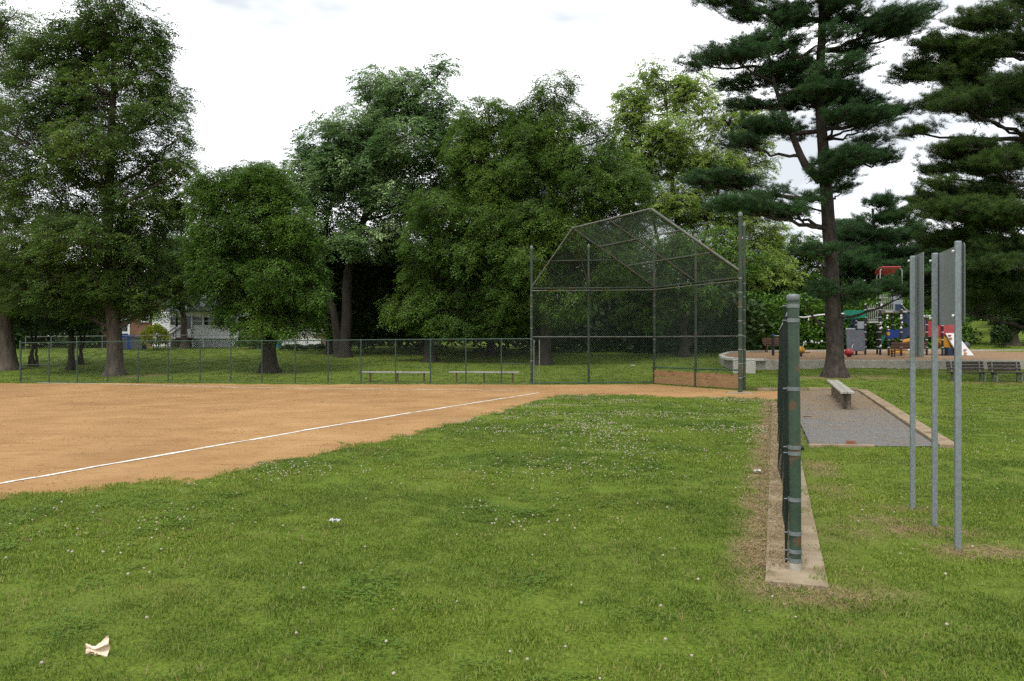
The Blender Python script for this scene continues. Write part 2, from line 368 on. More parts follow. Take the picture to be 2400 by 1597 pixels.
leafmat('leaf_elm', [(0.034, 0.070, 0.011), (0.057, 0.117, 0.018), (0.092, 0.171, 0.024), (0.157, 0.237, 0.041)], .36)
leafmat('leaf_ash', [(0.034, 0.081, 0.009), (0.055, 0.126, 0.014), (0.088, 0.183, 0.020), (0.134, 0.239, 0.029)], .36)
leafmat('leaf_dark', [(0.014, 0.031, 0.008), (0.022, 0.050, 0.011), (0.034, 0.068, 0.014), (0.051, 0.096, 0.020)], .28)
leafmat('leaf_silver', [(0.059, 0.120, 0.034), (0.102, 0.196, 0.059), (0.184, 0.291, 0.103), (0.412, 0.540, 0.253)], .32)
leafmat('leaf_vine', [(0.034, 0.076, 0.009), (0.062, 0.130, 0.017), (0.101, 0.192, 0.023), (0.162, 0.262, 0.033)], .38)
leafmat('leaf_mid', [(0.017, 0.042, 0.007), (0.030, 0.072, 0.013), (0.049, 0.107, 0.018), (0.078, 0.146, 0.026)], .38)
leafmat('leaf_pale', [(0.127, 0.200, 0.032), (0.201, 0.303, 0.053), (0.283, 0.399, 0.081), (0.388, 0.489, 0.140)], .5)
leafmat('leaf_far', [(0.049, 0.109, 0.030), (0.078, 0.152, 0.044), (0.114, 0.202, 0.057), (0.142, 0.233, 0.072)], .35)
leafmat('leaf_gold', [(0.101, 0.129, 0.010), (0.166, 0.207, 0.015), (0.249, 0.285, 0.021), (0.331, 0.349, 0.031)], .35, nscale=1.2)
leafmat('needle', [(0.012, 0.036, 0.011), (0.022, 0.062, 0.016), (0.035, 0.092, 0.023), (0.069, 0.151, 0.042)], .22, .5)
leafmat('needle_yellow', [(0.020, 0.046, 0.009), (0.035, 0.073, 0.012), (0.057, 0.108, 0.017), (0.092, 0.156, 0.024)], .25, .5)
def grassmat(name, cols, dry, dlo=.57, dhi=.80, trans=.35):
    m, nt, N, L, b = new_mat(name)
    geo = N.new('ShaderNodeNewGeometry')
    rp = N.new('ShaderNodeValToRGB'); el = rp.color_ramp.elements
    el[0].position = 0; el[0].color = rgba(cols[0]); el[1].position = 1; el[1].color = rgba(cols[-1])
    for i, c in enumerate(cols[1:-1]):
        e = el.new((i + 1) / (len(cols) - 1)); e.color = rgba(c)
    L.new(geo.outputs['Random Per Island'], rp.inputs[0])
    def noise(s, d=4):
        n = N.new('ShaderNodeTexNoise'); n.inputs['Scale'].default_value = s; n.inputs['Detail'].default_value = d
        L.new(geo.outputs['Position'], n.inputs['Vector']); return n.outputs['Fac']
    # dry tint by place and by blade
    ad = N.new('ShaderNodeMath'); ad.operation = 'MULTIPLY_ADD'; ad.inputs[1].default_value = .22
    L.new(geo.outputs['Random Per Island'], ad.inputs[0]); L.new(noise(.75), ad.inputs[2])
    r2 = N.new('ShaderNodeValToRGB'); r2.color_ramp.elements[0].position = dlo + .1; r2.color_ramp.elements[1].position = dhi + .1
    r2.color_ramp.elements[1].color = (.8, .8, .8, 1)
    L.new(ad.outputs[0], r2.inputs[0])
    mx = N.new('ShaderNodeMix'); mx.data_type = 'RGBA'; L.new(r2.outputs[0], mx.inputs[0]); L.new(rp.outputs[0], mx.inputs[6]); mx.inputs[7].default_value = rgba(dry)
    # lush patches
    r3 = N.new('ShaderNodeValToRGB'); r3.color_ramp.elements[0].position = .42; r3.color_ramp.elements[1].position = .62
    r3.color_ramp.elements[0].color = (.74, .82, .78, 1); r3.color_ramp.elements[1].color = (1.12, 1.1, 1.0, 1); L.new(noise(.42, 3), r3.inputs[0])
    mu = N.new('ShaderNodeMix'); mu.data_type = 'RGBA'; mu.blend_type = 'MULTIPLY'; mu.inputs[0].default_value = 1
    L.new(mx.outputs[2], mu.inputs[6]); L.new(r3.outputs[0], mu.inputs[7])
    L.new(mu.outputs[2], b.inputs['Base Color']); b.inputs['Roughness'].default_value = .6; b.inputs['Specular IOR Level'].default_value = .2
    tr = N.new('ShaderNodeBsdfTranslucent'); L.new(mu.outputs[2], tr.inputs[0])
    ms = N.new('ShaderNodeMixShader'); ms.inputs[0].default_value = trans
    L.new(b.outputs[0], ms.inputs[1]); L.new(tr.outputs[0], ms.inputs[2]); L.new(ms.outputs[0], N['Material Output'].inputs[0])
grassmat('grass_blade', [(.080, .130, .016), (.122, .189, .022), (.158, .229, .029), (.200, .260, .041), (.27, .275, .085)], (.29, .255, .08))
grassmat('clover_leaf', [(.08, .145, .015), (.115, .19, .020), (.15, .225, .030)], (.14, .2, .05), .7, .9)
pmat('straw', (.46, .345, .175), (.27, .20, .095), 60, .9)
pmat('clover_bloom', (.66, .62, .50), (.46, .37, .25), 40, .85)

# ------------------------------------------------------------------ mesh building
class MB:
    def __init__(s): s.v = []; s.f = []
    def add(s, verts, faces):
        o = len(s.v); s.v += [tuple(p) for p in verts]; s.f += [tuple(i + o for i in f) for f in faces]; return s
    def box(s, c, size, rot=None, taper=1.0):
        hx, hy, hz = size[0] / 2, size[1] / 2, size[2] / 2
        pts = [Vector((x * (taper if z > 0 else 1), y * (taper if z > 0 else 1), z)) for z in (-hz, hz) for x, y in ((-hx, -hy), (hx, -hy), (hx, hy), (-hx, hy))]
        if rot is not None: pts = [rot @ p for p in pts]
        c = Vector(c)
        return s.add([p + c for p in pts], [(3, 2, 1, 0), (4, 5, 6, 7), (0, 1, 5, 4), (1, 2, 6, 5), (2, 3, 7, 6), (3, 0, 4, 7)])
    def bar(s, a, b, w, h, up=(0, 0, 1)):
        """box beam from a to b, w across, h along up"""
        a = Vector(a); b = Vector(b); d = (b - a); l = d.length; d.normalize()
        up = Vector(up); sd = d.cross(up)
        if sd.length < 1e-6: sd = d.cross(Vector((1, 0, 0)))
        sd.normalize(); u = sd.cross(d)
        R = Matrix((d, sd, u)).transposed()
        return s.box((a + b) / 2, (l, w, h), R)
    def tube(s, pts, rad, n=8, cap=True):
        pts = [Vector(p) for p in pts]
        if not hasattr(rad, '__len__'): rad = [rad] * len(pts)
        rings = []; ref = None
        for i, p in enumerate(pts):
            d = (pts[min(i + 1, len(pts) - 1)] - pts[max(i - 1, 0)]).normalized()
            if ref is None:
                ref = d.cross(Vector((0, 0, 1)))
                if ref.length < .1: ref = d.cross(Vector((1, 0, 0)))
            ref = (ref - d * ref.dot(d)).normalized(); q = d.cross(ref)
            rings.append([p + (ref * math.cos(2 * math.pi * k / n) + q * math.sin(2 * math.pi * k / n)) * rad[i] for k in range(n)])
        V = [v for r in rings for v in r]; Fc = []
        for i in range(len(pts) - 1):
            for k in range(n):
                a = i * n + k; b2 = i * n + (k + 1) % n
                Fc.append((a, b2, b2 + n, a + n))
        if cap:
            Fc.append(tuple(range(n - 1, -1, -1))); Fc.append(tuple((len(pts) - 1) * n + k for k in range(n)))
        return s.add(V, Fc)
    def lathe(s, prof, c=(0, 0, 0), n=14, axis=None):
        c = Vector(c); V = []; Fc = []
        R = axis if axis is not None else Matrix.Identity(3)
        for r, z in prof:
            for k in range(n):
                a = 2 * math.pi * k / n
                V.append(c + R @ Vector((r * math.cos(a), r * math.sin(a), z)))
        for i in range(len(prof) - 1):
            for k in range(n):
                a = i * n + k; b2 = i * n + (k + 1) % n
                Fc.append((a, b2, b2 + n, a + n))
        Fc.append(tuple(range(n - 1, -1, -1))); Fc.append(tuple((len(prof) - 1) * n + k for k in range(n)))
        return s.add(V, Fc)
    def ball(s, c, r, n=8, sq=1.0):
        m_ = max(4, n // 2 + 1)
        return s.lathe([(max(1e-4, r * math.sin(math.pi * i / m_)), -r * sq * math.cos(math.pi * i / m_)) for i in range(m_ + 1)], c, n)
    def prism(s, outline, d):
        """closed outline (3D points), thickened by vector d"""
        n = len(outline); d = Vector(d)
        V = [Vector(p) for p in outline] + [Vector(p) + d for p in outline]
        return s.add(V, [tuple(range(n - 1, -1, -1)), tuple(range(n, 2 * n))] + [(i, (i + 1) % n, n + (i + 1) % n, n + i) for i in range(n)])

def link(me, name, mat, parent=None, smooth=False):
    if mat: me.materials.append(MATS[mat])
    if smooth:
        me.polygons.foreach_set('use_smooth', [True] * len(me.polygons))
        if len(me.polygons) < 3000: me.set_sharp_from_angle(angle=math.radians(75))
    o = bpy.data.objects.new(name, me); COL.objects.link(o)
    if parent: o.parent = parent
    return o
def root_loc(o):
    while o.parent: o = o.parent
    return o.location
def np_mesh(name, V, Fq):
    me = bpy.data.meshes.new(name)
    V = np.asarray(V, np.float32); Fq = np.asarray(Fq, np.int32)
    k = Fq.shape[1]
    me.vertices.add(len(V)); me.vertices.foreach_set('co', V.ravel())
    me.loops.add(Fq.size); me.loops.foreach_set('vertex_index', Fq.ravel())
    me.polygons.add(len(Fq)); me.polygons.foreach_set('loop_start', np.arange(len(Fq), dtype=np.int32) * k)
    me.update(calc_edges=True)
    return me
def part(name, mb, mat, parent, smooth=False, bevel=0):
    """a mesh given in place coordinates, made a child of its thing"""
    L0 = root_loc(parent)
    me = bpy.data.meshes.new(name)
    me.from_pydata([(v[0] - L0[0], v[1] - L0[1], v[2] - L0[2]) for v in mb.v], [], mb.f)
    o = link(me, name, mat, parent, smooth)
    if bevel:
        md = o.modifiers.new('bevel', 'BEVEL'); md.width = bevel; md.segments = 2; md.limit_method = 'ANGLE'
    return o
def part_np(name, V, Fq, mat, parent, smooth=False):
    V = np.asarray(V, float) - np.array(root_loc(parent))
    return link(np_mesh(name, V, Fq), name, mat, parent, smooth)
def tag(o, label, cat=None, group=None, kind=None):
    if label: o['label'] = label
    if cat: o['category'] = cat
    if group: o['group'] = group
    if kind: o['kind'] = kind
    return o
def thing(name, label, cat, loc, group=None):
    o = bpy.data.objects.new(name, None); COL.objects.link(o); o.location = loc; o.empty_display_size = .2
    return tag(o, label, cat, group)
def struct(name, me, mat, label, cat, kind='structure', smooth=False):
    o = link(me, name, mat, None, smooth)
    return tag(o, label, cat, None, kind)
def grid_faces(nu, nv):
    i = np.arange(nu - 1)[:, None] * nv + np.arange(nv - 1)[None, :]
    return np.stack([i, i + nv, i + nv + 1, i + 1], -1).reshape(-1, 4)

# ------------------------------------------------------------------ ground, clay, pad, chalk
def axis_vals(lo, a, b, hi, step, mid=None):
    c = [np.arange(a, b + 1e-6, step)]
    v = a; s = step; left = []
    while v > lo:
        s = min(s * 1.15, 25); v -= s; left.append(v)
    v = c[0][-1]; s = step; right = []
    while v < hi:
        s = min(s * (1.06 if v < 60 else 1.2), 25); v += s; right.append(v)
    return np.concatenate([np.array(left[::-1]), c[0], np.array(right)])
gxs = axis_vals(-500, -6, 8, 500, .18); gys = axis_vals(-300, 3, 20, 600, .18)
GXX, GYY = np.meshgrid(gxs, gys, indexing='ij')
GZZ = gz(GXX, GYY)
GZZ = GZZ + (fnoise(GXX * 1.3, GYY * 1.3, 31) - .5) * .03 * (np.abs(GXX) < 60)
GZZ = np.where(in_field(GXX, GYY), GZZ - .04, GZZ)
GZZ = np.where(in_pad(GXX, GYY, -.12), GZZ - .06, GZZ)
GZZ = np.where(in_strip(GXX, GYY), GZZ - .03, GZZ)
me = np_mesh('ground', np.stack([GXX, GYY, GZZ], -1).reshape(-1, 3), grid_faces(len(gxs), len(gys)))
at = me.attributes.new('bare', 'FLOAT', 'POINT'); at.data.foreach_set('value', bare(GXX, GYY).ravel().astype(np.float32))
struct('ground', me, 'lawn_soil', 'mown lawn soil rolling away under the trees', 'ground', smooth=True)

xs = np.concatenate([np.linspace(-60, -12, 40), np.linspace(-11.9, 8.65, 460)])
ts = np.linspace(0, 1, 50) ** 1.3
n0 = near_edge(xs) - .06; f0 = far_edge(xs)
YY = n0[:, None] + (f0 - n0)[:, None] * ts[None, :]; XX = np.repeat(xs[:, None], len(ts), 1)
ZZ = gz(XX, YY) + .006 + (fnoise(XX * 2.2, YY * 2.2, 41) - .5) * .014 - .03 * (1 - np.clip(ts / .03, 0, 1))[None, :] * .6
me = np_mesh('infield', np.stack([XX, YY, ZZ], -1).reshape(-1, 3), grid_faces(len(xs), len(ts)))
struct('infield', me, 'infield_clay', 'orange clay infield of the ball diamond', 'infield', smooth=True)
def clay_z(x, y): return gz(x, y) + .006 + (fnoise(np.asarray(x) * 2.2, np.asarray(y) * 2.2, 41) - .5) * .014

def chalk(name, a, b, label, w0=.072):
    n = 260; t = np.linspace(0, 1, n); a = np.array(a); b = np.array(b)
    c = a[None] + (b - a)[None] * t[:, None]; d = (b - a) / np.linalg.norm(b - a); nn = np.array([-d[1], d[0]])
    w = w0 * (.75 + .5 * vnoise(t * 60, t * 0, 51)) * .5
    l = c + nn * w[:, None] + nn * ((vnoise(t * 40, t * 0, 52) - .5) * .02)[:, None]
    r = c - nn * w[:, None] + nn * ((vnoise(t * 33, t * 0, 53) - .5) * .02)[:, None]
    V = []
    for q in (l, c, r): V.append(np.stack([q[:, 0], q[:, 1], clay_z(q[:, 0], q[:, 1]) + .006], -1))
    V = np.stack(V, 1).reshape(-1, 3)
    struct(name, np_mesh(name, V, grid_faces(n, 3)), 'chalk', label, 'chalk line')
chalk('foul_line', (-6.05, 7.23), (.83, 24.35), 'white chalk foul line running from the left edge towards home plate')
chalk('foul_line', (-20.5, 34.1 - .35), (.25, 25.85), 'thin white chalk line along the far side of the infield', .07)

# dugout pad: gravel floor with kerbs
pu, pv = 26, 60
u = np.linspace(0, 1, pu); v = np.linspace(0, 1, pv)
A_, B_, C_, D_ = [np.array(p) for p in PAD]
bot = A_[None] + (B_ - A_)[None] * u[:, None]; top = D_[None] + (C_ - D_)[None] * u[:, None]
pts = bot[:, None] + (top - bot)[:, None] * v[None, :, None]
pz = gz(pts[..., 0], pts[..., 1]) + .014 + (fnoise(pts[..., 0] * 3, pts[..., 1] * 3, 61) - .5) * .02
me = np_mesh('dugout_floor', np.concatenate([pts, pz[..., None]], -1).reshape(-1, 3), grid_faces(pu, pv))
pad_o = struct('dugout_floor', me, 'dugout_gravel', 'grey and brown gravel floor of the player bench area', 'gravel floor', smooth=True)
def kerb(name, a, b, w, h, mat, n, parent, up=.0):
    a = np.array(a); b = np.array(b)
    for i in range(n):
        p = a + (b - a) * (i + .004) / n; q = a + (b - a) * (i + .996) / n
        j = rnd.uniform(-.008, .008)
        za = gz(*p) + up + h / 2 - .05 + j; zb = gz(*q) + up + h / 2 - .05 + j
        o = part(name, MB().bar((p[0] + j, p[1], za), (q[0] + j, q[1], zb), w, h + .1), mat, parent, bevel=.012)
kr = thing('kerb', 'pale concrete kerb along the right side of the gravel bench area', 'kerb', (8.5, 17.5, 0)); kr['kind'] = 'structure'
kerb('kerb_stone', (6.33, 11.30), (10.65, 23.75), .25, .055, 'kerb_timber', 6, kr)
kr = thing('kerb', 'low timber edging at the far end of the gravel bench area', 'kerb', (9, 23.9, 0)); kr['kind'] = 'structure'
kerb('edging_board', (7.55, 24.02), (10.62, 23.93), .06, .085, 'kerb_timber', 2, kr, .02)
kr = thing('kerb', 'thin pale concrete edge at the near end of the gravel bench area', 'kerb', (5, 11.5, 0)); kr['kind'] = 'structure'
kerb('edge_stone', (4.36, 11.50), (5.3, 11.42), .07, .03, 'kerb_timber', 1, kr)

# concrete mow strip below the dugout fence
n = 40; ys = np.linspace(4.97, 19.8, n)
ex = np.array([-.195, -.19, .19, .195]); ez = np.array([-.06, .012, .012, -.06])
V = []
for y in ys:
    for e, z in zip(ex, ez):
        x = fence_x(y) + e * FEN_N[0]; yy = y + e * FEN_N[1]
        V.append((x, yy, gz(x, yy) + z))
mb = MB(); mb.v = V; mb.f = [tuple(f) for f in grid_faces(n, 4)] + [(0, 1, 2, 3)]
me = bpy.data.meshes.new('mow_strip'); me.from_pydata(mb.v, [], mb.f)
struct('mow_strip', me, 'strip_concrete', 'narrow concrete strip under the near dugout fence', 'concrete strip')

# ------------------------------------------------------------------ chain link
def chainlink(fn, W, H, p=.082, r=.0028):
    """zigzag wires; fn(u, v) -> (position, normal) arrays in metres along and up"""
    p = p * 1.12; nw = max(1, int(round(W / (p / 2)))); ns = max(2, int(round(H / (p / 2))))
    i = np.arange(nw)[:, None]; j = np.arange(ns + 1)[None, :]
    sgn = np.where((j + i) % 2 == 0, -.5, .5)
    u = np.clip((i + .5 + sgn * 1.02) * (W / nw), 0, W); v = j * (H / ns) + 0 * i
    pos, nrm = fn(u, v)
    pos = pos + nrm * (np.where((i + j) % 2 == 0, 1, -1) * r * .8)[..., None]
    du, _ = fn(u + .01, v); tu = (du - fn(u, v)[0]); tu /= np.linalg.norm(tu, axis=-1, keepdims=True) + 1e-9
    rings = np.stack([pos + nrm * r, pos - nrm * r * .5 + tu * r * .87, pos - nrm * r * .5 - tu * r * .87], 2)   # nw, ns+1, 3, 3
    V = rings.reshape(-1, 3)
    a = ((i * (ns + 1) + j[:, :-1]) * 3)[..., None] + np.arange(3); b2 = ((i * (ns + 1) + j[:, :-1]) * 3)[..., None] + (np.arange(3) + 1) % 3
    Fq = np.stack([a, b2, b2 + 3, a + 3], -1).reshape(-1, 4)
    return V, Fq
def plane_fn(A, B, z0a, z0b, off=0.0):
    """upright bay from A to B (xy), foot heights z0a, z0b"""
    A = np.array(A[:2], float); B = np.array(B[:2], float); d = (B - A); l = np.linalg.norm(d); d /= l
    nn = np.array([d[1], -d[0], 0.0])
    def fn(u, v):
        t = (u / l)[..., None]
        pos = np.concatenate([A + d * u[..., None], z0a + (z0b - z0a) * t + v[..., None]], -1) + nn * off
        return pos, np.broadcast_to(nn, pos.shape)
    return fn, l

# ---- far fence
FA = np.array([-21.42, 34.0]); FB = np.array([.754, 30.02])
fpx = [48,115,181,252,324,394,469,541,614,692,769,846,927,1009,1092,1175,1246]
def on_line(px, A, B):
    k = (px - CX0) / F0; d = B - A
    t = (A[0] - k * A[1]) / (k * d[1] - d[0]); return A + d * t
far = thing('chain_link_fence', 'long low green chain link fence along the far side of the infield', 'fence', (-10, 32, -.2))
fp = [on_line(x, FA, FB) for x in fpx]
FH = 1.74
for i, p in enumerate(fp[:-1]):
    z = gz(*p); r = .043 if i == 0 else .026
    mb = MB().tube([(p[0], p[1], z - .1), (p[0], p[1], z + FH + (.06 if i == 0 else -.01))], r, 8)
    o = part('post', mb, 'fence_green', far, True)
    part('post_cap', MB().lathe([(r * 1.15, 0), (r * 1.1, .02), (r * .6, .04), (.005, .05)], (p[0], p[1], z + FH + (.05 if i == 0 else -.02)), 8), 'fence_green', o, True)
for i in range(len(fp) - 1):
    a, c = fp[i], fp[i + 1]; za, zc = gz(*a), gz(*c)
    part('top_rail', MB().tube([(a[0], a[1], za + FH), (c[0], c[1], zc + FH)], .021, 6), 'fence_green', far, True)
    fn, l = plane_fn(a, c, za + .03, zc + .03, .03)
    V, Fq = chainlink(fn, l, FH - .04)
    part_np('wire_mesh', V, Fq, 'old_wire', far)
    part('bottom_wire', MB().tube([(a[0], a[1] - .03, za + .04), (c[0], c[1] - .03, zc + .04)], .006, 4), 'old_wire', far)
for i in (0, 15):
    a, c = fp[i], fp[i + 1]
    h = .78
    part('brace_rail', MB().tube([(a[0], a[1], gz(*a) + h), (c[0], c[1], gz(*c) + h)], .018, 6), 'fence_green', far, True)

# ---- team benches behind the far fence
def team_bench(px0, px1, pys, label, legs, Y):
    a = P(px0, pys, Y); c = P(px1, pys + 1, Y - .35)
    mid = (a + c) / 2; t = thing('team_bench', label, 'bench', (mid.x, mid.y, gz(mid.x, mid.y)), 'benches behind the far fence')
    part('seat', MB().bar(a, c, .26, .06), 'white_board', t, bevel=.01)
    for q in legs:
        f = (q - px0) / (px1 - px0); p = a + (c - a) * f; g = gz(p.x, p.y)
        part('leg', MB().box((p.x, p.y, (g - .05 + p.z - .03) / 2), (.06, .16, p.z - .03 - g + .05)), 'brown_leg', t)
team_bench(850, 1010, 872, 'long white plank bench behind the far fence, farther from the backstop', (868, 932, 994), 31.75)
team_bench(1053, 1217, 872, 'long white plank bench behind the far fence, beside the backstop', (1070, 1135, 1202), 31.0)

# ---- backstop
bs = thing('backstop', 'tall green chain link backstop with overhanging hood behind home plate', 'backstop', (5.4, 29.5, -.07))
K1 = np.array([.754, 30.02]); K1m = np.array([2.93, 29.85]); K2 = np.array([5.37, 29.5]); K2m = np.array([6.37, 27.07]); K3 = np.array([7.35, 24.7]); K4 = np.array([6.74, 23.05])
PT, RT, RM = 5.18, 3.56, 1.70
for p, r, top in ((K1, .050, 5.13), (K1m, .044, 5.16), (K2, .048, 5.17), (K2m, .042, 5.19), (K3, .046, 5.22), (K4, .060, 5.27)):
    z = gz(*p)
    o = part('post', MB().tube([(p[0], p[1], z - .2), (p[0], p[1], z + 2), (p[0], p[1], top)], r, 12), 'worn_green_paint', bs, True)
    part('post_cap', MB().lathe([(r * 1.12, -.04), (r * 1.12, .03), (r * .9, .06), (r * .5, .085), (.004, .095)], (p[0], p[1], top), 12), 'grey_pipe', o, True)
    for zz in np.arange(.45, RT, .42) + rnd.uniform(-.05, .05):
        if r > .045:
            part('tension_band', MB().lathe([(r + .006, -.02), (r + .006, .02)], (p[0], p[1], z + zz), 12), 'grey_pipe', o, True)
n_p2 = np.array([-.924, -.381])
def rail(a, b, r=.024, mat='worn_green_paint', name='rail', seg=2):
    return part(name, MB().tube([tuple(np.array(a) + (np.array(b) - np.array(a)) * t) for t in np.linspace(0, 1, seg)], r, 7), mat, bs, True)
def at3(p, z): return (p[0], p[1], z)
panels = [(K1, K1m), (K1m, K2), (K2, K2m), (K2m, K3), (K3, K4)]
for i, (a, c) in enumerate(panels):
    d = (c - a) / np.linalg.norm(c - a); nn = np.array([d[1], -d[0]]); o_ = nn * .05
    rail(at3(a + o_, RT), at3(c + o_, RT), .028, 'worn_green_paint', 'top_rail')
    rail(at3(a + o_ * 1.3, RT - .09), at3(c + o_ * 1.3, RT - .09), .018, 'grey_pipe', 'tie_rail')
    rail(at3(a, RM), at3(c, RM), .022, 'grey_pipe', 'middle_rail')
    za, zc = gz(*a), gz(*c)
    low = .62 if i in (2, 3) else .05
    rail(at3(a + o_, za + low), at3(c + o_, zc + low), .024, 'fence_green', 'bottom_rail')
    fn, l = plane_fn(a, c, za + low - .1 * (i in (2, 3)), zc + low - .1 * (i in (2, 3)), .055)
    V, Fq = chainlink(fn, l, RT - .08 - (za + low) + .1 * (i in (2, 3)), r=.0041)
    part_np('wire_mesh', V, Fq, 'backstop_wire', bs)
    if i in (2, 3):                       # kick boards
        for k, (zb, hh) in enumerate(((.02, .245), (.295 if i == 2 else .272, .22))):
            e = .07
            A3 = a + d * e - nn * .0; C3 = c - d * e
            part('kick_board', MB().bar(at3(A3 + nn * .02, za + zb + hh / 2), at3(C3 + nn * .02, zc + zb + hh / 2 - .02 * k), .045, hh), 'clay_board', bs, bevel=.008)
# small gate frame at the left end
for dx in (.09, .30):
    p = K1 + (K2 - K1) / np.linalg.norm(K2 - K1) * dx
    z = gz(*p); part('gate_post', MB().tube([(p[0], p[1] - .06, z), (p[0], p[1] - .06, z + 1.70)], .022, 7), 'grey_pipe', bs, True)
# hood
OV = 3.45; HZ = 5.56
H1 = at3(K2 + n_p2 * OV, HZ + .06); H2 = at3(K3 + n_p2 * OV - .0 * n_p2, HZ - .05); HM = tuple((np.array(H1) + np.array(H2)) / 2)
T1, T1m, T2, T2m, T3, T4 = [at3(q, RT + .05) for q in (K1, K1m, K2, K2m, K3, K4)]
rail(T1, H1, .026, 'grey_pipe', 'hood_edge'); rail(H1, H2, .028, 'grey_pipe', 'hood_edge'); rail(H2, T4, .04, 'grey_pipe', 'hood_edge'); 
rail(T1m, H1, .024, 'rusty_pipe', 'hood_rafter'); rail(T2, H1, .026, 'rusty_pipe', 'hood_rafter'); rail(T2m, HM, .024, 'rusty_pipe', 'hood_rafter'); rail(T3, H2, .028, 'worn_green_paint', 'hood_rafter')
def lerp(a, b, t): return tuple(np.array(a) + (np.array(b) - np.array(a)) * t)
for t in (.36, .69):
    rail(lerp(T2, H1, t), lerp(T3, H2, t), .022, 'grey_pipe', 'hood_purlin')
rail(lerp(T1, H1, .46), lerp(T2, H1, .46), .024, 'worn_green_paint', 'hood_purlin')
def quad_fn(a, b, c, d, W, H):
    a, b, c, d = [np.array(q, float) for q in (a, b, c, d)]
    nn = np.cross(b - a, d - a); nn /= np.linalg.norm(nn)
    def fn(u, v):
        s = (u / W)[..., None]; t = (v / H)[..., None]
        return (a * (1 - s) + b * s) * (1 - t) + (d * (1 - s) + c * s) * t + nn * .03, np.broadcast_to(nn, u.shape + (3,))
    return fn
def dist(a, b): return float(np.linalg.norm(np.array(a) - np.array(b)))
W_, H_ = dist(T2, T3), dist(T2, H1)
V, Fq = chainlink(quad_fn(T2, T3, H2, H1, W_, H_), W_, H_, r=.0048); part_np('hood_mesh', V, Fq, 'backstop_wire', bs)
def tri_mesh(a, b, apex):
    """wires of a triangular bay: build the full parallelogram and keep the triangle"""
    W, H = dist(a, b), dist(a, apex)
    d = tuple(np.array(apex)); c = tuple(np.array(apex) + np.array(b) - np.array(a))
    V, Fq = chainlink(quad_fn(a, b, c, d, W, H), W, H, r=.0048)
    A = np.array(a); e1 = np.array(b) - A; e2 = np.array(apex) - A
    M = np.stack([e1, e2], 1); sol = np.linalg.lstsq(M, (V - A).T, rcond=None)[0]
    ok = (sol.sum(0) < 1.005)
    keep = ok[Fq].all(1); Fq = Fq[keep]
    used = np.unique(Fq); mp = np.zeros(len(V), int); mp[used] = np.arange(len(used))
    part_np('hood_mesh', V[used], mp[Fq], 'backstop_wire', bs)
tri_mesh(T1, T2, H1); tri_mesh(T3, T4, H2)
def sag(a, b, s, n=9): return [tuple(np.array(a) + (np.array(b) - np.array(a)) * t - np.array([0, 0, s * 4 * t * (1 - t)])) for t in np.linspace(0, 1, n)]
part('stay_cable', MB().tube(sag(at3(K1, 4.75), lerp(T1, H1, .46), .06), .008, 4), 'cable', bs)
part('stay_cable', MB().tube(sag(at3(K4, 4.95), lerp(T3, H2, .55), .05), .008, 4), 'cable', bs)
part('stay_cable', MB().tube(sag(lerp(T2, H1, .46), lerp(T3, H2, .6), .05), .006, 4), 'cable', bs)
z4 = gz(*K4)
part('footing', MB().lathe([(.42, -.1), (.42, .02), (.36, .035)], (K4[0], K4[1], z4), 14), 'strip_concrete', bs)

# ---- dugout fence with the near end post
df = thing('dugout_fence', 'green chain link fence running away from the near banded end post', 'fence', (FEN_A[0], FEN_A[1], 0))
PPM = 346.0
def zpx(py): return EYE - (py - 798) / PPM
ex, ey = FEN_A
part_post = part('end_post', MB().tube([(ex, ey, .06), (ex - .002, ey, .6), (ex - .008, ey, 1.2), (ex - .016, ey, zpx(696))], .0385, 24), 'green_paint', df, True)
part('base_sleeve', MB().tube([(ex + .001, ey, -.03), (ex, ey, .085)], .0398, 24), 'concrete', part_post, True)
part('post_cap', MB().lathe([(.0425, -.026), (.0440, -.024), (.0440, .006), (.0415, .012), (.030, .0175), (.014, .020), (.001, .0205)], (ex - .016, ey, zpx(696)), 24), 'band_steel', part_post, True)
for py in (717, 751, 911, 1048, 1062, 1170, 1249, 1291, 1312):
    z = zpx(py); xo = ex - .016 * z / 1.85
    h = .013
    part('band', MB().lathe([(.0395, -h), (.0425, -h), (.0425, h), (.0395, h)], (xo, ey, z), 24), 'band_steel', part_post, True)
    part('bolt', MB().tube([(xo - .042, ey + .02, z), (xo - .066, ey + .02, z)], .006, 6), 'band_steel', part_post)
part('hinge_bolt', MB().tube([(ex + .03, ey + .02, zpx(1051)), (ex + .062, ey + .03, zpx(1051))], .016, 8), 'play_black', part_post)
part('tension_bar', MB().bar((ex - .055, ey + .02, .05), (ex - .07, ey + .02, 1.80), .016, .005, (0, 1, 0)), 'vinyl_wire', df)
fy = [5.29, 7.9, 10.5, 13.1, 15.7, 18.4]
for i, y in enumerate(fy[1:]):
    x = float(fence_x(y)); z = gz(x, y); r = .03 if i < 4 else .038
    o = part('line_post', MB().tube([(x, y, z - .1), (x, y, z + 1.82)], r, 10), 'green_paint', df, True)
    part('post_cap', MB().lathe([(r * 1.15, -.02), (r * 1.15, .01), (r * .6, .04), (.003, .048)], (x, y, z + 1.82), 10), 'band_steel', o, True)
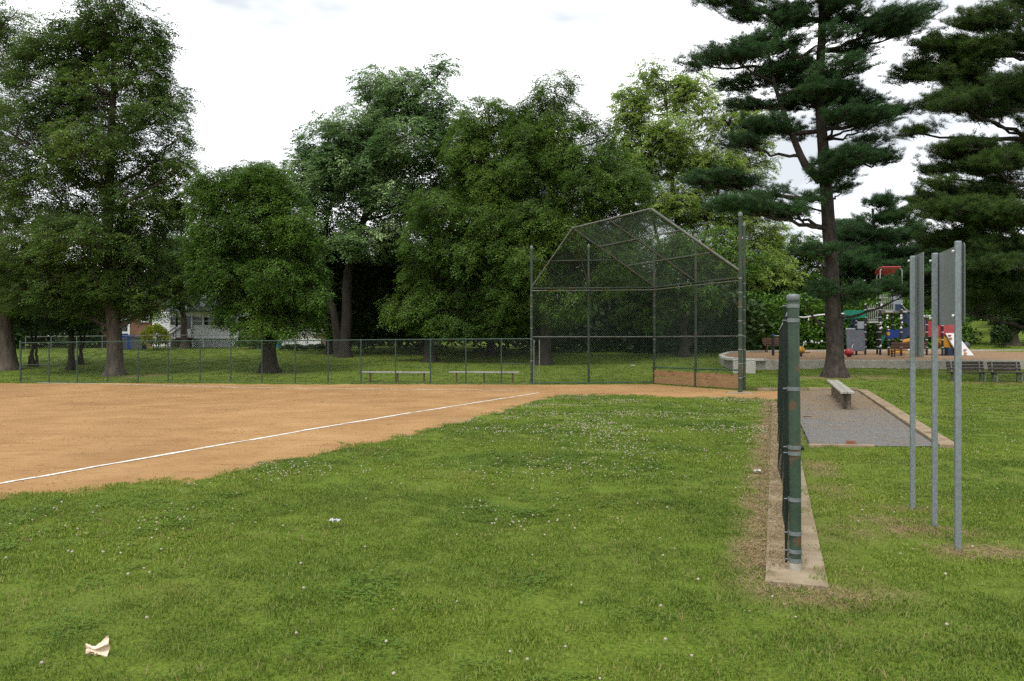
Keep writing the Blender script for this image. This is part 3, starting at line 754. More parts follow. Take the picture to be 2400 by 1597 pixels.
for i in range(len(fy) - 1):
    y0, y1 = fy[i], fy[i + 1]; x0, x1 = float(fence_x(y0)), float(fence_x(y1))
    A = np.array([x0, y0]); B = np.array([x1, y1]); l = np.linalg.norm(B - A); d = (B - A) / l; nl = np.array([-d[1], d[0]])
    za, zb = gz(x0, y0), gz(x1, y1); bul = (.035, .065, .06, .05, .05)[i]
    def fn(u, v, A=A, d=d, nl=nl, l=l, za=za, zb=zb, bul=bul, i=i):
        t = u / l; b_ = bul * np.sin(np.pi * np.clip(t, 0, 1)) ** .8 * np.clip(1 - v / 1.75, 0, 1) ** 1.3 + .030 + .006 * np.sin(u * 5 + v * 3 + i)
        pos = np.concatenate([A + d * u[..., None] + nl * b_[..., None], (za + (zb - za) * t + .06 + v * .985 + .015 * np.sin(t * np.pi) * 0)[..., None]], -1)
        return pos, np.broadcast_to(np.array([nl[0], nl[1], 0]), pos.shape)
    V, Fq = chainlink(fn, l, 1.74, p=.098, r=.0016)
    part_np('wire_mesh', V, Fq, 'vinyl_wire', df)
    part('top_wire', MB().tube([(x0 + nl[0] * .05, y0 + nl[1] * .05, za + 1.775), (x1 + nl[0] * .05, y1 + nl[1] * .05, zb + 1.775)], .004, 5), 'vinyl_wire', df)
    part('rail', MB().tube([(x0, y0, za + 1.74), (x1, y1, zb + 1.74)], .02, 8), 'green_paint', df, True)

# ---- signs seen from behind
def usign(name, posts, panel, label):
    b0 = posts[0]; t = thing(name, label, 'sign', (b0[0], b0[1], gz(b0[0], b0[1])))
    d = Vector((3.72 - 3.31, 7.25 - 5.81, 0)).normalized(); nrm = Vector((d.y, -d.x, 0))   # to the right, the face side
    for (x, y, h) in posts:
        z = gz(x, y); c = Vector((x, y, 0)); mb = MB()
        cx = Vector((1, 0, 0)) * .955 + Vector((0, -1, 0)) * .296      # web faces the viewer
        cy = Vector((cx.y * -1, cx.x, 0))
        mb.box(c + Vector((0, 0, (z - .2 + h) / 2)), (.044, .042, h - z + .2), Matrix((cx, cy, Vector((0, 0, 1)))).transposed())
        po = part('post', mb, 'galvanised', t, bevel=.006)
        for zz in panel[2:]:
            q = c - nrm * .026 + Vector((0, 0, zz + (-.06 if zz > 2 else .06)))
            part('bolt', MB().tube([q, q - nrm * .014], .011, 6), 'play_white', po)
    (ax, ay), (bx, by), z0, z1 = panel
    A = Vector((ax, ay, 0)) + nrm * .027; B = Vector((bx, by, 0)) + nrm * .027
    r = .035; out = []
    l = (B - A).length; dd = (B - A).normalized()
    for (cu, cz, a0) in ((l - r, z1 - r, 0), (r, z1 - r, 90), (r, z0 + r, 180), (l - r, z0 + r, 270)):
        for k in range(5):
            a = math.radians(a0 + 22.5 * k); out.append(A + dd * (cu + r * math.cos(a)) + Vector((0, 0, cz + r * math.sin(a))))
    part('panel', MB().prism(out, nrm * .003), 'sign_aluminium', t)
usign('notice_sign', [(3.53, 6.52, 2.29), (3.318, 5.81, 2.30)], ((3.56, 6.62), (3.31, 5.76), 1.685, 2.285), 'bare metal sign back on two galvanised posts, nearer and larger')
usign('narrow_sign', [(3.72, 7.25, 2.345)], ((3.80, 7.47), (3.675, 7.03), 1.41, 2.36), 'tall narrow metal sign back on a single galvanised post')

# ---- player bench on the gravel
pb = thing('player_bench', 'weathered grey plank bench on short posts in the gravel bench area', 'bench', (8.1, 19.6, 0))
def bl(t): return np.array([7.45 + (8.93 - 7.45) * t, 17.35 + (21.75 - 17.35) * t])
for k, (t0, t1, dz) in enumerate(((-.02, .53, .0), (.50, 1.02, .012))):
    for s in (-1, 1):
        a, c = bl(t0), bl(t1); d = (c - a) / np.linalg.norm(c - a); nn = np.array([d[1], -d[0]]) * (.075 * s)
        part('seat_plank', MB().bar(at3(a + nn, gz(*a) + .40 + dz), at3(c + nn, gz(*c) + .40 + dz + .01), .142, .05), 'weathered_board', pb, bevel=.008)
for t in (.03, .06, .24, .46, .56, .78, .95):
    p = bl(t); z = gz(*p); off = -.04 if t == .06 else .05 if t == .03 else 0
    part('leg', MB().box((p[0] + off, p[1], z + .15), (.075, .075, .45)), 'grey_wood_leg', pb, bevel=.006)

# ---- litter
def crumple(name, c, size, mat, label, seed, flat=.35, cat='litter'):
    r = random.Random(seed); nu, nv = 12, 9; V = []
    for i in range(nu):
        for j in range(nv):
            x = (i / (nu - 1) - .5); y = (j / (nv - 1) - .5)
            V.append((c[0] + size * (x + r.uniform(-.05, .05)), c[1] + size * .7 * (y + r.uniform(-.05, .05)), c[2] + .012 + size * flat * (r.random() * .6 + .4 * abs(math.sin(x * 6 + seed)))))
    mb = MB(); mb.v = V; mb.f = [tuple(f) for f in grid_faces(nu, nv)]
    me = bpy.data.meshes.new(name); me.from_pydata([(v[0] - c[0], v[1] - c[1], v[2] - c[2]) for v in V], [], mb.f)
    o = link(me, name, mat); o.location = c
    md = o.modifiers.new('thick', 'SOLIDIFY'); md.thickness = .0015
    return tag(o, label, cat)
# twisted peach wrapper: a pleated fan of paper gathered into a short twist
wc = Vector((-2.045, 3.87, gz(-2.045, 3.87) + .035)); r_ = random.Random(3); nu, nv = 18, 17; V = []
for i in range(nu):
    s = i / (nu - 1)
    wd = .018 + .020 * max(0, (.25 - s) / .25) + .044 * max(0, (s - .42) / .58) ** .7
    for j in range(nv):
        w = 2 * j / (nv - 1) - 1
        pl = (.005 + .006 * s) * (math.sin(w * 7 + 2 * s) + .6 * math.sin(w * 3.1 - 5 * s)) * (.35 + s) + r_.uniform(-.0035, .0035)
        fan = max(0, s - .45)
        V.append((wc.x - .062 + .105 * s + .018 * (1 - w * w) * fan - .5 * pl * fan, wc.y - .01 + pl + .03 * s * w * .3, wc.z - .008 + wd * w * .95 + .022 * fan + .004 * math.sin(7 * s)))
me = bpy.data.meshes.new('paper_wrapper'); me.from_pydata([tuple(Vector(v) - wc) for v in V], [], [tuple(f) for f in grid_faces(nu, nv)])
o = link(me, 'paper_wrapper', 'paper_peach', None, True); o.location = wc
md = o.modifiers.new('thick', 'SOLIDIFY'); md.thickness = .001
tag(o, 'twisted peach coloured paper wrapper lying in the near grass', 'litter')
def gpt(px, py):
    Y = EYE * F0 / (py - 798); X = (px - CX0) / F0 * Y
    return (X, Y, gz(X, Y))
q = gpt(785, 1240); crumple('paper_scrap', (q[0], q[1], q[2] + .05), .085, 'paper_white', 'small white paper scrap in the middle of the lawn', 4)
q = gpt(1775, 1112); crumple('paper_scrap', (q[0], q[1], q[2] + .02), .08, 'paper_white', 'small white paper scrap beside the dry strip along the dugout fence', 6)
crumple('paper_scrap', (6.1, 39.5, gz(6.1, 39.5) + .05), .22, 'paper_white', 'white scrap on the lawn behind the backstop', 8)
q = gpt(1994, 1046)
o = link(bpy.data.meshes.new('brick_fragment'), 'brick_fragment', None)
mb = MB().box((0, 0, .035), (.13, .08, .07), Matrix.Rotation(.3, 3, 'Z'), .8); o.data.from_pydata(mb.v, [], mb.f); o.data.materials.append(MATS['old_brick']); o.location = (q[0], q[1], q[2] + .01)
tag(o, 'broken red brick on the near edge of the gravel', 'brick')
q = gpt(1893, 979); me = bpy.data.meshes.new('stick'); mb = MB().tube([(-.09, 0, .02), (0, .02, .028), (.09, .0, .022)], [.012, .011, .006], 6); me.from_pydata(mb.v, [], mb.f)
o = link(me, 'stick', 'dry_twig'); o.location = q; tag(o, 'short dark stick lying on the gravel by the dugout fence', 'stick')
# twig heap at the foot of the backstop
mb = MB(); r_ = random.Random(9)
for i in range(60):
    a = r_.uniform(0, 6.28); x = 7.75 + r_.gauss(0, .28); y = 24.3 + r_.gauss(0, .15); z = gz(x, y) + .02; l = r_.uniform(.12, .4)
    mb.tube([(x, y, z), (x + l * math.cos(a) * .6, y + l * math.sin(a) * .4, z + r_.uniform(.02, .32) * l * 2)], [.007, .003], 4, False)
me = bpy.data.meshes.new('twig_heap'); me.from_pydata(mb.v, [], mb.f); tag(link(me, 'twig_heap', 'dry_twig'), 'small heap of dry brown twigs at the foot of the backstop', 'twigs', None, 'stuff')
# ------------------------------------------------------------------ foliage makers
def rand_unit(n):
    v = rng.normal(size=(n, 3)); return v / np.linalg.norm(v, axis=1, keepdims=True)
def leaf_quads(pos, size, up_bias=.8, aspect=.74, droop=.25):
    n = len(pos)
    nr = rand_unit(n); nr[:, 2] = np.abs(nr[:, 2]) + up_bias; nr /= np.linalg.norm(nr, axis=1, keepdims=True)
    t = rand_unit(n); t[:, 2] -= droop
    t -= nr * (t * nr).sum(1, keepdims=True); t /= np.linalg.norm(t, axis=1, keepdims=True) + 1e-9
    s = np.cross(nr, t)
    L_ = (size * (.55 + .95 * rng.beta(2, 2.2, n)))[:, None]; Wd = L_ * aspect * .5
    a = pos - t * L_ * .5; c = pos + t * L_ * .5
    b1 = pos + s * Wd + nr * L_ * .07 - t * L_ * .05; b2 = pos - s * Wd + nr * L_ * .07 - t * L_ * .05
    V = np.stack([a, b1, c, b2], 1).reshape(-1, 3)
    return V, np.arange(4 * n).reshape(-1, 4)
def tube_np(paths, rads, sides):
    """many tubes with the same number of points: paths (n,k,3), rads (n,k)"""
    n, k, _ = paths.shape
    d = np.gradient(paths, axis=1); d /= np.linalg.norm(d, axis=2, keepdims=True) + 1e-9
    ref = np.tile(np.array([.31, .22, .05]), (n, k, 1)) + rng.normal(size=(n, 1, 3)) * .3
    a = np.cross(d, ref); a /= np.linalg.norm(a, axis=2, keepdims=True) + 1e-9; b = np.cross(d, a)
    an = np.arange(sides) * 2 * np.pi / sides
    V = paths[:, :, None] + (a[:, :, None] * np.cos(an)[None, None, :, None] + b[:, :, None] * np.sin(an)[None, None, :, None]) * rads[:, :, None, None]
    i = (np.arange(n)[:, None, None] * k + np.arange(k - 1)[None, :, None]) * sides
    s0 = i + np.arange(sides)[None, None]; s1 = i + (np.arange(sides) + 1)[None, None] % sides
    return V.reshape(-1, 3), np.stack([s0, s1, s1 + sides, s0 + sides], -1).reshape(-1, 4)
def join_np(lst):
    V = []; Fq = []; o = 0
    for v, f in lst:
        V.append(v); Fq.append(f + o); o += len(v)
    return np.concatenate(V), np.concatenate(Fq)
def curve3(a, c, b, k):
    t = np.linspace(0, 1, k)[None, :, None]
    return a[:, None] * (1 - t) ** 2 + c[:, None] * 2 * t * (1 - t) + b[:, None] * t ** 2
def trunk_path(pix, Y, base):
    pts = [np.array(base)]
    for px, py in pix: pts.append(np.array(P(px, py, Y)))
    pts = np.array(pts); s = np.concatenate([[0], np.cumsum(np.linalg.norm(np.diff(pts, axis=0), axis=1))])
    ss = np.linspace(0, s[-1], 16); out = np.stack([np.interp(ss, s, pts[:, i]) for i in range(3)], -1)
    out[1:-1, :2] += rng.normal(0, .03, (14, 2))
    return out
def trunk_tube(path, r0, r1, flare=1.5, sides=12, bark_bump=.06):
    k = len(path); t = np.linspace(0, 1, k)
    # finer rings near the foot for the root flare
    s = np.concatenate([[0, .006, .015, .03, .055], np.linspace(.09, 1, k)]); q = np.stack([np.interp(s, t, path[:, i]) for i in range(3)], -1)
    z = q[:, 2] - q[0, 2]; r = (r0 + (r1 - r0) * s) * (1 + (flare - 1) * np.exp(-np.maximum(z, 0) / .32))
    an = np.arange(sides) * 2 * np.pi / sides
    V = []
    for i in range(len(q)):
        fl = 1 + .22 * np.exp(-max(z[i], 0) / .3) * np.sin(an * 5 + 1.3) + rng.normal(0, bark_bump * .4, sides)
        V.append(np.stack([q[i, 0] + np.cos(an) * r[i] * fl, q[i, 1] + np.sin(an) * r[i] * fl, np.full(sides, q[i, 2])], -1))
    V = np.concatenate(V); V[:sides, 2] -= .15
    i = np.arange(len(q) - 1)[:, None] * sides; s0 = i + np.arange(sides); s1 = i + (np.arange(sides) + 1) % sides
    return V, np.stack([s0, s1, s1 + sides, s0 + sides], -1).reshape(-1, 4)

def scatter(name, label, cat, pts, rot, scl, src, parent=None):
    """points as a mesh; geometry nodes put one clump on each"""
    if parent: pts = np.asarray(pts) - np.array(root_loc(parent))
    me = bpy.data.meshes.new(name); me.vertices.add(len(pts)); me.vertices.foreach_set('co', np.asarray(pts, np.float32).ravel())
    a = me.attributes.new('turn', 'FLOAT_VECTOR', 'POINT'); a.data.foreach_set('vector', np.asarray(rot, np.float32).ravel())
    a = me.attributes.new('size', 'FLOAT', 'POINT'); a.data.foreach_set('value', np.asarray(scl, np.float32))
    o = bpy.data.objects.new(name, me); COL.objects.link(o); tag(o, label, cat, None, 'stuff')
    if parent: o.parent = parent
    so = bpy.data.objects.new(name + '_clump', src)
    ng = bpy.data.node_groups.new(name + '_scatter', 'GeometryNodeTree')
    ng.interface.new_socket('Geometry', in_out='INPUT', socket_type='NodeSocketGeometry'); ng.interface.new_socket('Geometry', in_out='OUTPUT', socket_type='NodeSocketGeometry')
    N = ng.nodes; L = ng.links; gi = N.new('NodeGroupInput'); go = N.new('NodeGroupOutput')
    ip = N.new('GeometryNodeInstanceOnPoints'); oi = N.new('GeometryNodeObjectInfo'); oi.inputs['Object'].default_value = so; oi.inputs['As Instance'].default_value = True
    t = N.new('GeometryNodeInputNamedAttribute'); t.data_type = 'FLOAT_VECTOR'; t.inputs['Name'].default_value = 'turn'
    s = N.new('GeometryNodeInputNamedAttribute'); s.data_type = 'FLOAT'; s.inputs['Name'].default_value = 'size'
    L.new(gi.outputs[0], ip.inputs['Points']); L.new(oi.outputs['Geometry'], ip.inputs['Instance']); L.new(t.outputs[0], ip.inputs['Rotation']); L.new(s.outputs[0], ip.inputs['Scale']); L.new(ip.outputs[0], go.inputs[0])
    md = o.modifiers.new('scatter', 'NODES'); md.node_group = ng
    return o

SPRIGS = {}
def leaf_spray(mat, bark, ls, n=26, ln=.46, seed=1):
    """one leafy spray: leaves set along a thin drooping twig, blades mostly flat to the sky"""
    key = (mat, bark, round(ls, 3))
    if key in SPRIGS: return SPRIGS[key]
    r = np.random.default_rng(seed)
    t = np.linspace(.12, 1, n); sd = np.where(np.arange(n) % 2 == 0, 1, -1)
    side = r.uniform(.02, .20, n) * (1.15 - .55 * t) * sd
    pos = np.stack([t * ln + r.normal(0, .03, n), side, -.10 * t ** 2 + r.normal(0, .035, n)], -1)
    nr = np.stack([r.normal(0, .38, n), r.normal(0, .38, n), np.ones(n)], -1); nr /= np.linalg.norm(nr, axis=1, keepdims=True)
    d = np.stack([.7 + 0 * t, sd * r.uniform(.3, 1.1, n), r.uniform(-.55, .05, n)], -1); d -= nr * (d * nr).sum(1, keepdims=True); d /= np.linalg.norm(d, axis=1, keepdims=True)
    s = np.cross(nr, d); L_ = (ls * r.uniform(.75, 1.25, n))[:, None]; W = L_ * .31
    V = np.stack([pos - d * L_ * .5, pos + s * W + nr * L_ * .05, pos + d * L_ * .5 - nr * L_ * .06, pos - s * W + nr * L_ * .05], 1).reshape(-1, 3); Fq = np.arange(4 * n).reshape(-1, 4)
    tw = np.array([[[-.12, 0, .01], [ln * .5, 0, -.02], [ln, .01, -.10]]]); tv, tf = tube_np(tw, np.array([[.008, .006, .003]]), 3)
    me = np_mesh('leaf_spray', np.concatenate([V, tv]), np.concatenate([Fq, tf + len(V)]))
    me.materials.append(MATS[mat]); me.materials.append(MATS[bark]); me.polygons.foreach_set('material_index', np.array([0] * n + [1] * len(tf), np.int32))
    SPRIGS[key] = (me, n * .5 * ls * ls * .62); return SPRIGS[key]
def branchlet(mat, ln=.12, wd=.0065, tufts=11, per=15, seed=2, size=.42):
    """one pine branchlet: tufts of long needles along its end"""
    key = (mat, ln)
    if key in SPRIGS: return SPRIGS[key]
    r = np.random.default_rng(seed); n = tufts * per
    t = np.repeat(np.linspace(.18, 1, tufts), per)
    base = np.stack([t * size, np.repeat(r.normal(0, .07, tufts), per) * t, np.repeat(r.normal(.02, .045, tufts), per)], -1)
    d = r.normal(size=(n, 3)); d /= np.linalg.norm(d, axis=1, keepdims=True); d = d * .8 + np.array([.55, 0, .42]); d /= np.linalg.norm(d, axis=1, keepdims=True)
    s = np.cross(d, r.normal(size=(n, 3))); s /= np.linalg.norm(s, axis=1, keepdims=True); l = (ln * r.uniform(.8, 1.2, n))[:, None]
    V = np.stack([base - s * wd * .5, base + s * wd * .5, base + d * l + s * wd * .15, base + d * l - s * wd * .15], 1).reshape(-1, 3); Fq = np.arange(4 * n).reshape(-1, 4)
    tv, tf = tube_np(np.array([[[-.1, 0, -.02], [size * .5, 0, 0], [size, 0, .02]]]), np.array([[.010, .008, .004]]), 3)
    me = np_mesh('pine_branchlet', np.concatenate([V, tv]), np.concatenate([Fq, tf + len(V)]))
    me.materials.append(MATS[mat]); me.materials.append(MATS['pine_bark']); me.polygons.foreach_set('material_index', np.array([0] * n + [1] * len(tf), np.int32))
    SPRIGS[key] = me; return me
def broadleaf(name, label, base, trunks, lobes, Y, leaf='leaf_elm', bark='bark', r0=.3, dens=1.0, lsize=.15, rc=.62, per=46, hollow=.45, spread=1.0, depth=.9, flat=.72, sprig=.6, cat='tree', group=None, twig=.45, up=.8, fill=1.0, droop=.25):
    """base: ground point; trunks: list of pixel polylines (from the foot up); lobes: (px, py, rx, ry[, dy]) measured at distance Y"""
    t = thing(name, label, cat, base, group)
    tr = []; paths = []
    for i, pix in enumerate(trunks):
        pth = trunk_path(pix, Y, (base[0] + (0 if i == 0 else .25 * (-1) ** i), base[1], base[2]))
        paths.append(pth); tr.append(trunk_tube(pth, r0 * (1 if i == 0 else .75), r0 * .22, 1.55 if i == 0 else 1.3))
    allp = np.concatenate(paths)
    tx = np.mean([q[0] for q in trunks[0][1:]] or [trunks[0][0][0]])
    lobes = list(lobes) + [(q[0] + rng.uniform(-25, 25), q[1] + rng.uniform(-15, 15), q[2] * .62, q[3] * .7, -.75 * q[2] / F0 * Y) for q in lobes if abs(q[0] - tx) < 85 and 280 < q[1] < 690]
    C, SZ, LC = [], [], []
    limbs, limr = [], []; tw, twr = [], []
    for lb in lobes:
        c = np.array(P(lb[0], lb[1], Y)); dy = lb[4] if len(lb) > 4 else rng.uniform(-.8, .8) * depth
        c[1] += dy
        R = 1.0 * np.array([lb[2] / F0 * Y, max(.8, .5 * (lb[2] + lb[3]) / F0 * Y * depth), lb[3] / F0 * Y]) * spread
        vol = (R[0] * R[1] * R[2]) ** (2 / 3)
        n = max(8, int(21 * rng.uniform(.75, 1.25) * dens * vol / (rc * rc) * .55))
        d = rand_unit(n); rad = rng.uniform(hollow, 1.0, n) ** .6
        p = c + d * rad[:, None] * R
        ns = int(n * sprig); d2 = rand_unit(ns); p2 = c + d2 * rng.uniform(.92, 1.22, ns)[:, None] * R
        C += [p, p2]; LC.append(np.tile(c, (n + ns, 1))); SZ += [rc * rng.uniform(.55, 1.15, n), rc * rng.uniform(.28, .5, ns)]
        # limb to the lobe
        hd = np.hypot(allp[:, 0] - c[0], allp[:, 1] - c[1]); want = c[2] - .55 * hd.min() - .4
        k = np.argmin(np.abs(allp[:, 2] - max(want, base[2] + 2.0)) + .2 * np.linalg.norm(allp - c, axis=1))
        a = allp[k]; ctl = a + (c - a) * np.array([.55, .55, .35])
        limbs.append((a, ctl, c)); ln = np.linalg.norm(c - a); limr.append(min(r0 * .4, .03 + .018 * ln))
        cp = curve3(a[None], ctl[None], c[None], 8)[0]
        pp = np.concatenate([p, p2]); m_ = rng.choice(len(pp), int(len(pp) * twig), replace=False)
        for q in pp[m_]:
            w = cp[rng.integers(3, 8)]; tw.append((w, (w + q) / 2 + np.array([0, 0, .15]), q)); twr.append(.022)
    la = np.array(limbs); pth = curve3(la[:, 0], la[:, 1], la[:, 2], 8); pth[:, 1:-1] += rng.normal(0, .06, pth[:, 1:-1].shape)
    rr = np.array(limr)[:, None] * np.linspace(1, .3, 8)[None]
    tr.append(tube_np(pth, rr, 6))
    ta = np.array(tw); pth = curve3(ta[:, 0], ta[:, 1], ta[:, 2], 4); tr.append(tube_np(pth, np.array(twr)[:, None] * np.linspace(1, .35, 4)[None], 3))
    V, Fq = join_np(tr); part_np('trunk', V, Fq, bark, t, True)
    C = np.concatenate(C); SZ = np.concatenate(SZ); LC = np.concatenate(LC)
    ok = C[:, 2] > gz(C[:, 0], C[:, 1]) + 1.3
    C = C[ok]; SZ = SZ[ok]
    me, ar = leaf_spray(leaf, bark, lsize * (.50 if Y < 45 else .56))
    cnt = 1.45 * per * (SZ / rc) ** 1.6 * .37 * lsize ** 2 / ar * fill
    cnt = np.maximum(1, np.floor(cnt + rng.uniform(0, 1, len(cnt)))).astype(int)
    idx = np.repeat(np.arange(len(C)), cnt)
    g = rng.normal(size=(len(idx), 3)); g /= np.maximum(1, np.linalg.norm(g, axis=1, keepdims=True) / 1.8)
    pos = C[idx] + g * SZ[idx][:, None] * np.array([.58, .58, .58 * flat])
    pos[:, 2] -= .16 * (g[:, 0] ** 2 + g[:, 1] ** 2) * SZ[idx] * .5
    D = pos - LC[ok][idx]; yaw = np.arctan2(D[:, 1], D[:, 0]) + rng.normal(0, .7, len(pos))
    rot = np.stack([rng.normal(0, .25, len(pos)), rng.normal(droop, .30, len(pos)), yaw], -1)
    scatter('crown', None, None, pos, rot, rng.uniform(.75, 1.3, len(pos)) * (1.0 if Y < 45 else 1.15), me, t)
    return len(pos)

def needles(pos, axis, per, ln, wd):
    """tufts of needles: one thin blade each"""
    n = len(pos) * per
    idx = np.repeat(np.arange(len(pos)), per)
    d = rand_unit(n) * .85 + axis[idx]; d /= np.linalg.norm(d, axis=1, keepdims=True)
    s = np.cross(d, rand_unit(n)); s /= np.linalg.norm(s, axis=1, keepdims=True) + 1e-9
    l = (ln * rng.uniform(.75, 1.2, n))[:, None]; b = pos[idx]
    V = np.stack([b - s * wd * .5, b + s * wd * .5, b + d * l - np.array([0, 0, .12]) * l], 1).reshape(-1, 3)
    return V, np.arange(3 * n).reshape(-1, 3)

def pine(name, label, base, trunks, pads, Y, r0, leaf='needle', dens=1.0, ln=.17, wd=.016, per=9, bare_limbs=(), dscale=1.0, sub=.40, keep=.34, bs_=.90):
    t = thing(name, label, 'pine tree', base, None)
    tr = []; paths = []
    for i, pix in enumerate(trunks):
        if i == 0: pth = trunk_path(pix, Y, base); tr.append(trunk_tube(pth, r0, r0 * .3, 1.75, 14, .09))
        else:
            pts = np.array([np.array(P(a, b, Y)) for a, b in pix]); s = np.linspace(0, 1, len(pts)); ss = np.linspace(0, 1, 12)
            pth = np.stack([np.interp(ss, s, pts[:, j]) for j in range(3)], -1)
            tr.append(tube_np(pth[None], (r0 * np.linspace(.55, .14, 12))[None], 8))
        paths.append(pth)
    allp = np.concatenate(paths); zr = (allp[:, 2] - base[2]) / (allp[:, 2].max() - base[2])
    TP, TA = [], []; lim, lir, sb = [], [], []
    for pd in pads:
        c = np.array(P(pd[0], pd[1], Y)); c[1] += (pd[4] if len(pd) > 4 else rng.uniform(-1.6, 1.6)) * dscale
        R = np.array([.88 * pd[2] / F0 * Y, pd[2] / F0 * Y * .72, .95 * pd[3] / F0 * Y])
        dh = np.hypot(allp[:, 0] - c[0], allp[:, 1] - c[1])
        k = np.argmin(np.abs(allp[:, 2] - (c[2] - .22 * dh)) + .35 * dh)
        a = allp[k]; ctl = a + (c - a) * np.array([.55, .55, .2]) - np.array([0, 0, .1])
        tip = c + (c - a) / (np.linalg.norm(c - a) + 1e-6) * np.array([1, 1, .2]) * R[0] * .55
        lim.append((a, ctl, tip)); lir.append(min(r0 * .32, .035 + .016 * np.linalg.norm(c - a)))
        cp = curve3(a[None], ctl[None], tip[None], 10)[0]
        n = max(8, int(dens * 24 * R[0] * R[1] / (sub * sub * 3) * (.5 + R[2])))
        d = rand_unit(n); q = c + d * (rng.uniform(.25, 1, n) ** .5)[:, None] * R * np.array([1, 1, .8])
        for p in q:
            w = cp[np.argmin(np.abs(cp[:, 0] - p[0]) + np.abs(cp[:, 1] - p[1]) - np.arange(10) * .02)]
            sb.append((w, (w + p) / 2 - np.array([0, 0, .05]), p))
        out = (q - a); out[:, 2] *= .3; out /= np.linalg.norm(out, axis=1, keepdims=True) + 1e-6
        m_ = rng.integers(12, 26, n); idx = np.repeat(np.arange(n), m_)
        g = rng.normal(size=(len(idx), 3)) * np.array([sub * .62, sub * .62, sub * .24])
        TP.append(q[idx] + g); TA.append(out[idx] * .5 + np.array([0, 0, .75]) + rng.normal(0, .2, (len(idx), 3)))
    for (pa, pb_, pc, r) in bare_limbs:
        a, c, b = [np.array(P(*q, Y)) for q in (pa, pb_, pc)]; b[1] -= .4
        tr.append(tube_np(curve3(a[None], c[None], b[None], 8), (r * np.linspace(1, .3, 8))[None], 7))
    la = np.array(lim); pth = curve3(la[:, 0], la[:, 1], la[:, 2], 10); pth[:, 2:-1] += rng.normal(0, .05, pth[:, 2:-1].shape)
    tr.append(tube_np(pth, np.array(lir)[:, None] * np.linspace(1, .25, 10)[None], 6))
    sa = np.array(sb); tr.append(tube_np(curve3(sa[:, 0], sa[:, 1], sa[:, 2], 4), np.tile(np.linspace(.018, .006, 4), (len(sa), 1)), 3))
    V, Fq = join_np(tr); part_np('trunk', V, Fq, 'pine_bark', t, True)
    TP = np.concatenate(TP); TA = np.concatenate(TA); k = rng.uniform(0, 1, len(TP)) < keep; TP, TA = TP[k], TA[k]
    rot = np.stack([rng.normal(0, .3, len(TP)), -np.abs(rng.normal(.12, .25, len(TP))), np.arctan2(TA[:, 1], TA[:, 0]) + rng.normal(0, .5, len(TP))], -1)
    scatter('crown', None, None, TP - np.stack([np.cos(rot[:, 2]), np.sin(rot[:, 2]), 0 * rot[:, 2]], -1) * .2, rot, rng.uniform(.75, 1.25, len(TP)) * bs_, branchlet(leaf), t)
    return len(TP)

# ------------------------------------------------------------------ trees
STAT = {}
b_ = GX(270, 37.0)
STAT['elm'] = broadleaf('elm_tree', 'tallest dark green tree with a stout grey trunk at the left behind the far fence', b_, [[(268, 800), (262, 690), (250, 560), (258, 380), (268, 200), (272, 60)]],
 [(272,50,62,62),(340,70,34,46,.3),(200,60,60,40),(110,115,60,50),(350,120,40,46),(160,95,95,60),(330,165,58,66),(390,215,34,38),(110,205,100,75),(235,225,105,75),(375,280,55,52),(420,330,26,30),(60,330,90,85),(250,365,125,80),(390,390,46,38),(435,395,20,22),(120,450,120,75),(330,470,85,62),(405,465,40,30),(215,560,135,72),(60,580,85,70),(340,590,75,58),(160,655,110,52),(275,668,90,40),(370,650,60,45),(70,690,70,40),(310,715,46,22),(385,700,48,28),(440,660,34,30),(190,720,60,24)],
 37.0, 'leaf_elm', 'bark', .36, 1.0, .165, .60, 44, fill=.95, sprig=.7)
b_ = GX(22, 41.0)
STAT['left'] = broadleaf('elm_tree', 'tree at the left edge of the picture whose crown is cut by the frame', b_, [[(14, 790), (2, 690), (-10, 560), (-30, 300), (-40, 100)]],
 [(-60,100,95,85),(10,60,38,32),(50,30,30,18),(-50,300,95,95),(-20,470,80,80),(0,600,70,55),(-90,520,90,90),(30,690,55,36),(-30,690,70,40)], 41.0, 'leaf_elm', 'bark', .42, .8, .15, .62, 40)
STAT['s1'] = broadleaf('young_tree', 'small many stemmed tree left of the stout grey trunk, nearest the picture edge', GX(78, 43.0), [[(72, 760), (60, 700)], [(90, 760), (98, 700)], [(82, 770), (80, 720)]],
 [(60,690,60,40),(105,715,45,30),(80,660,55,35),(30,720,40,26),(110,750,45,22),(60,745,40,20)], 43.0, 'leaf_dark', 'dark_bark', .10, .8, .15, .55, 34, group='small trees by the stout trunk')
STAT['s2'] = broadleaf('young_tree', 'small single stemmed tree just left of the stout grey trunk', GX(166, 40.5), [[(167, 770), (165, 700), (170, 650)]],
 [(165,690,60,42),(190,650,55,35),(140,720,40,25),(205,715,38,28),(150,752,36,18),(190,748,34,18)], 40.5, 'leaf_dark', 'dark_bark', .17, .8, .15, .55, 34, group='small trees by the stout trunk')
STAT['s3'] = broadleaf('young_tree', 'thin forked tree right behind the stout grey trunk', GX(193, 44.0), [[(188, 780), (180, 710)], [(200, 780), (210, 700)]],
 [(205,700,50,35),(235,730,42,28),(180,735,36,24),(225,675,50,35),(300,715,40,26),(310,690,40,28)], 44.0, 'leaf_dark', 'dark_bark', .09, .8, .15, .55, 34, group='small trees by the stout trunk')
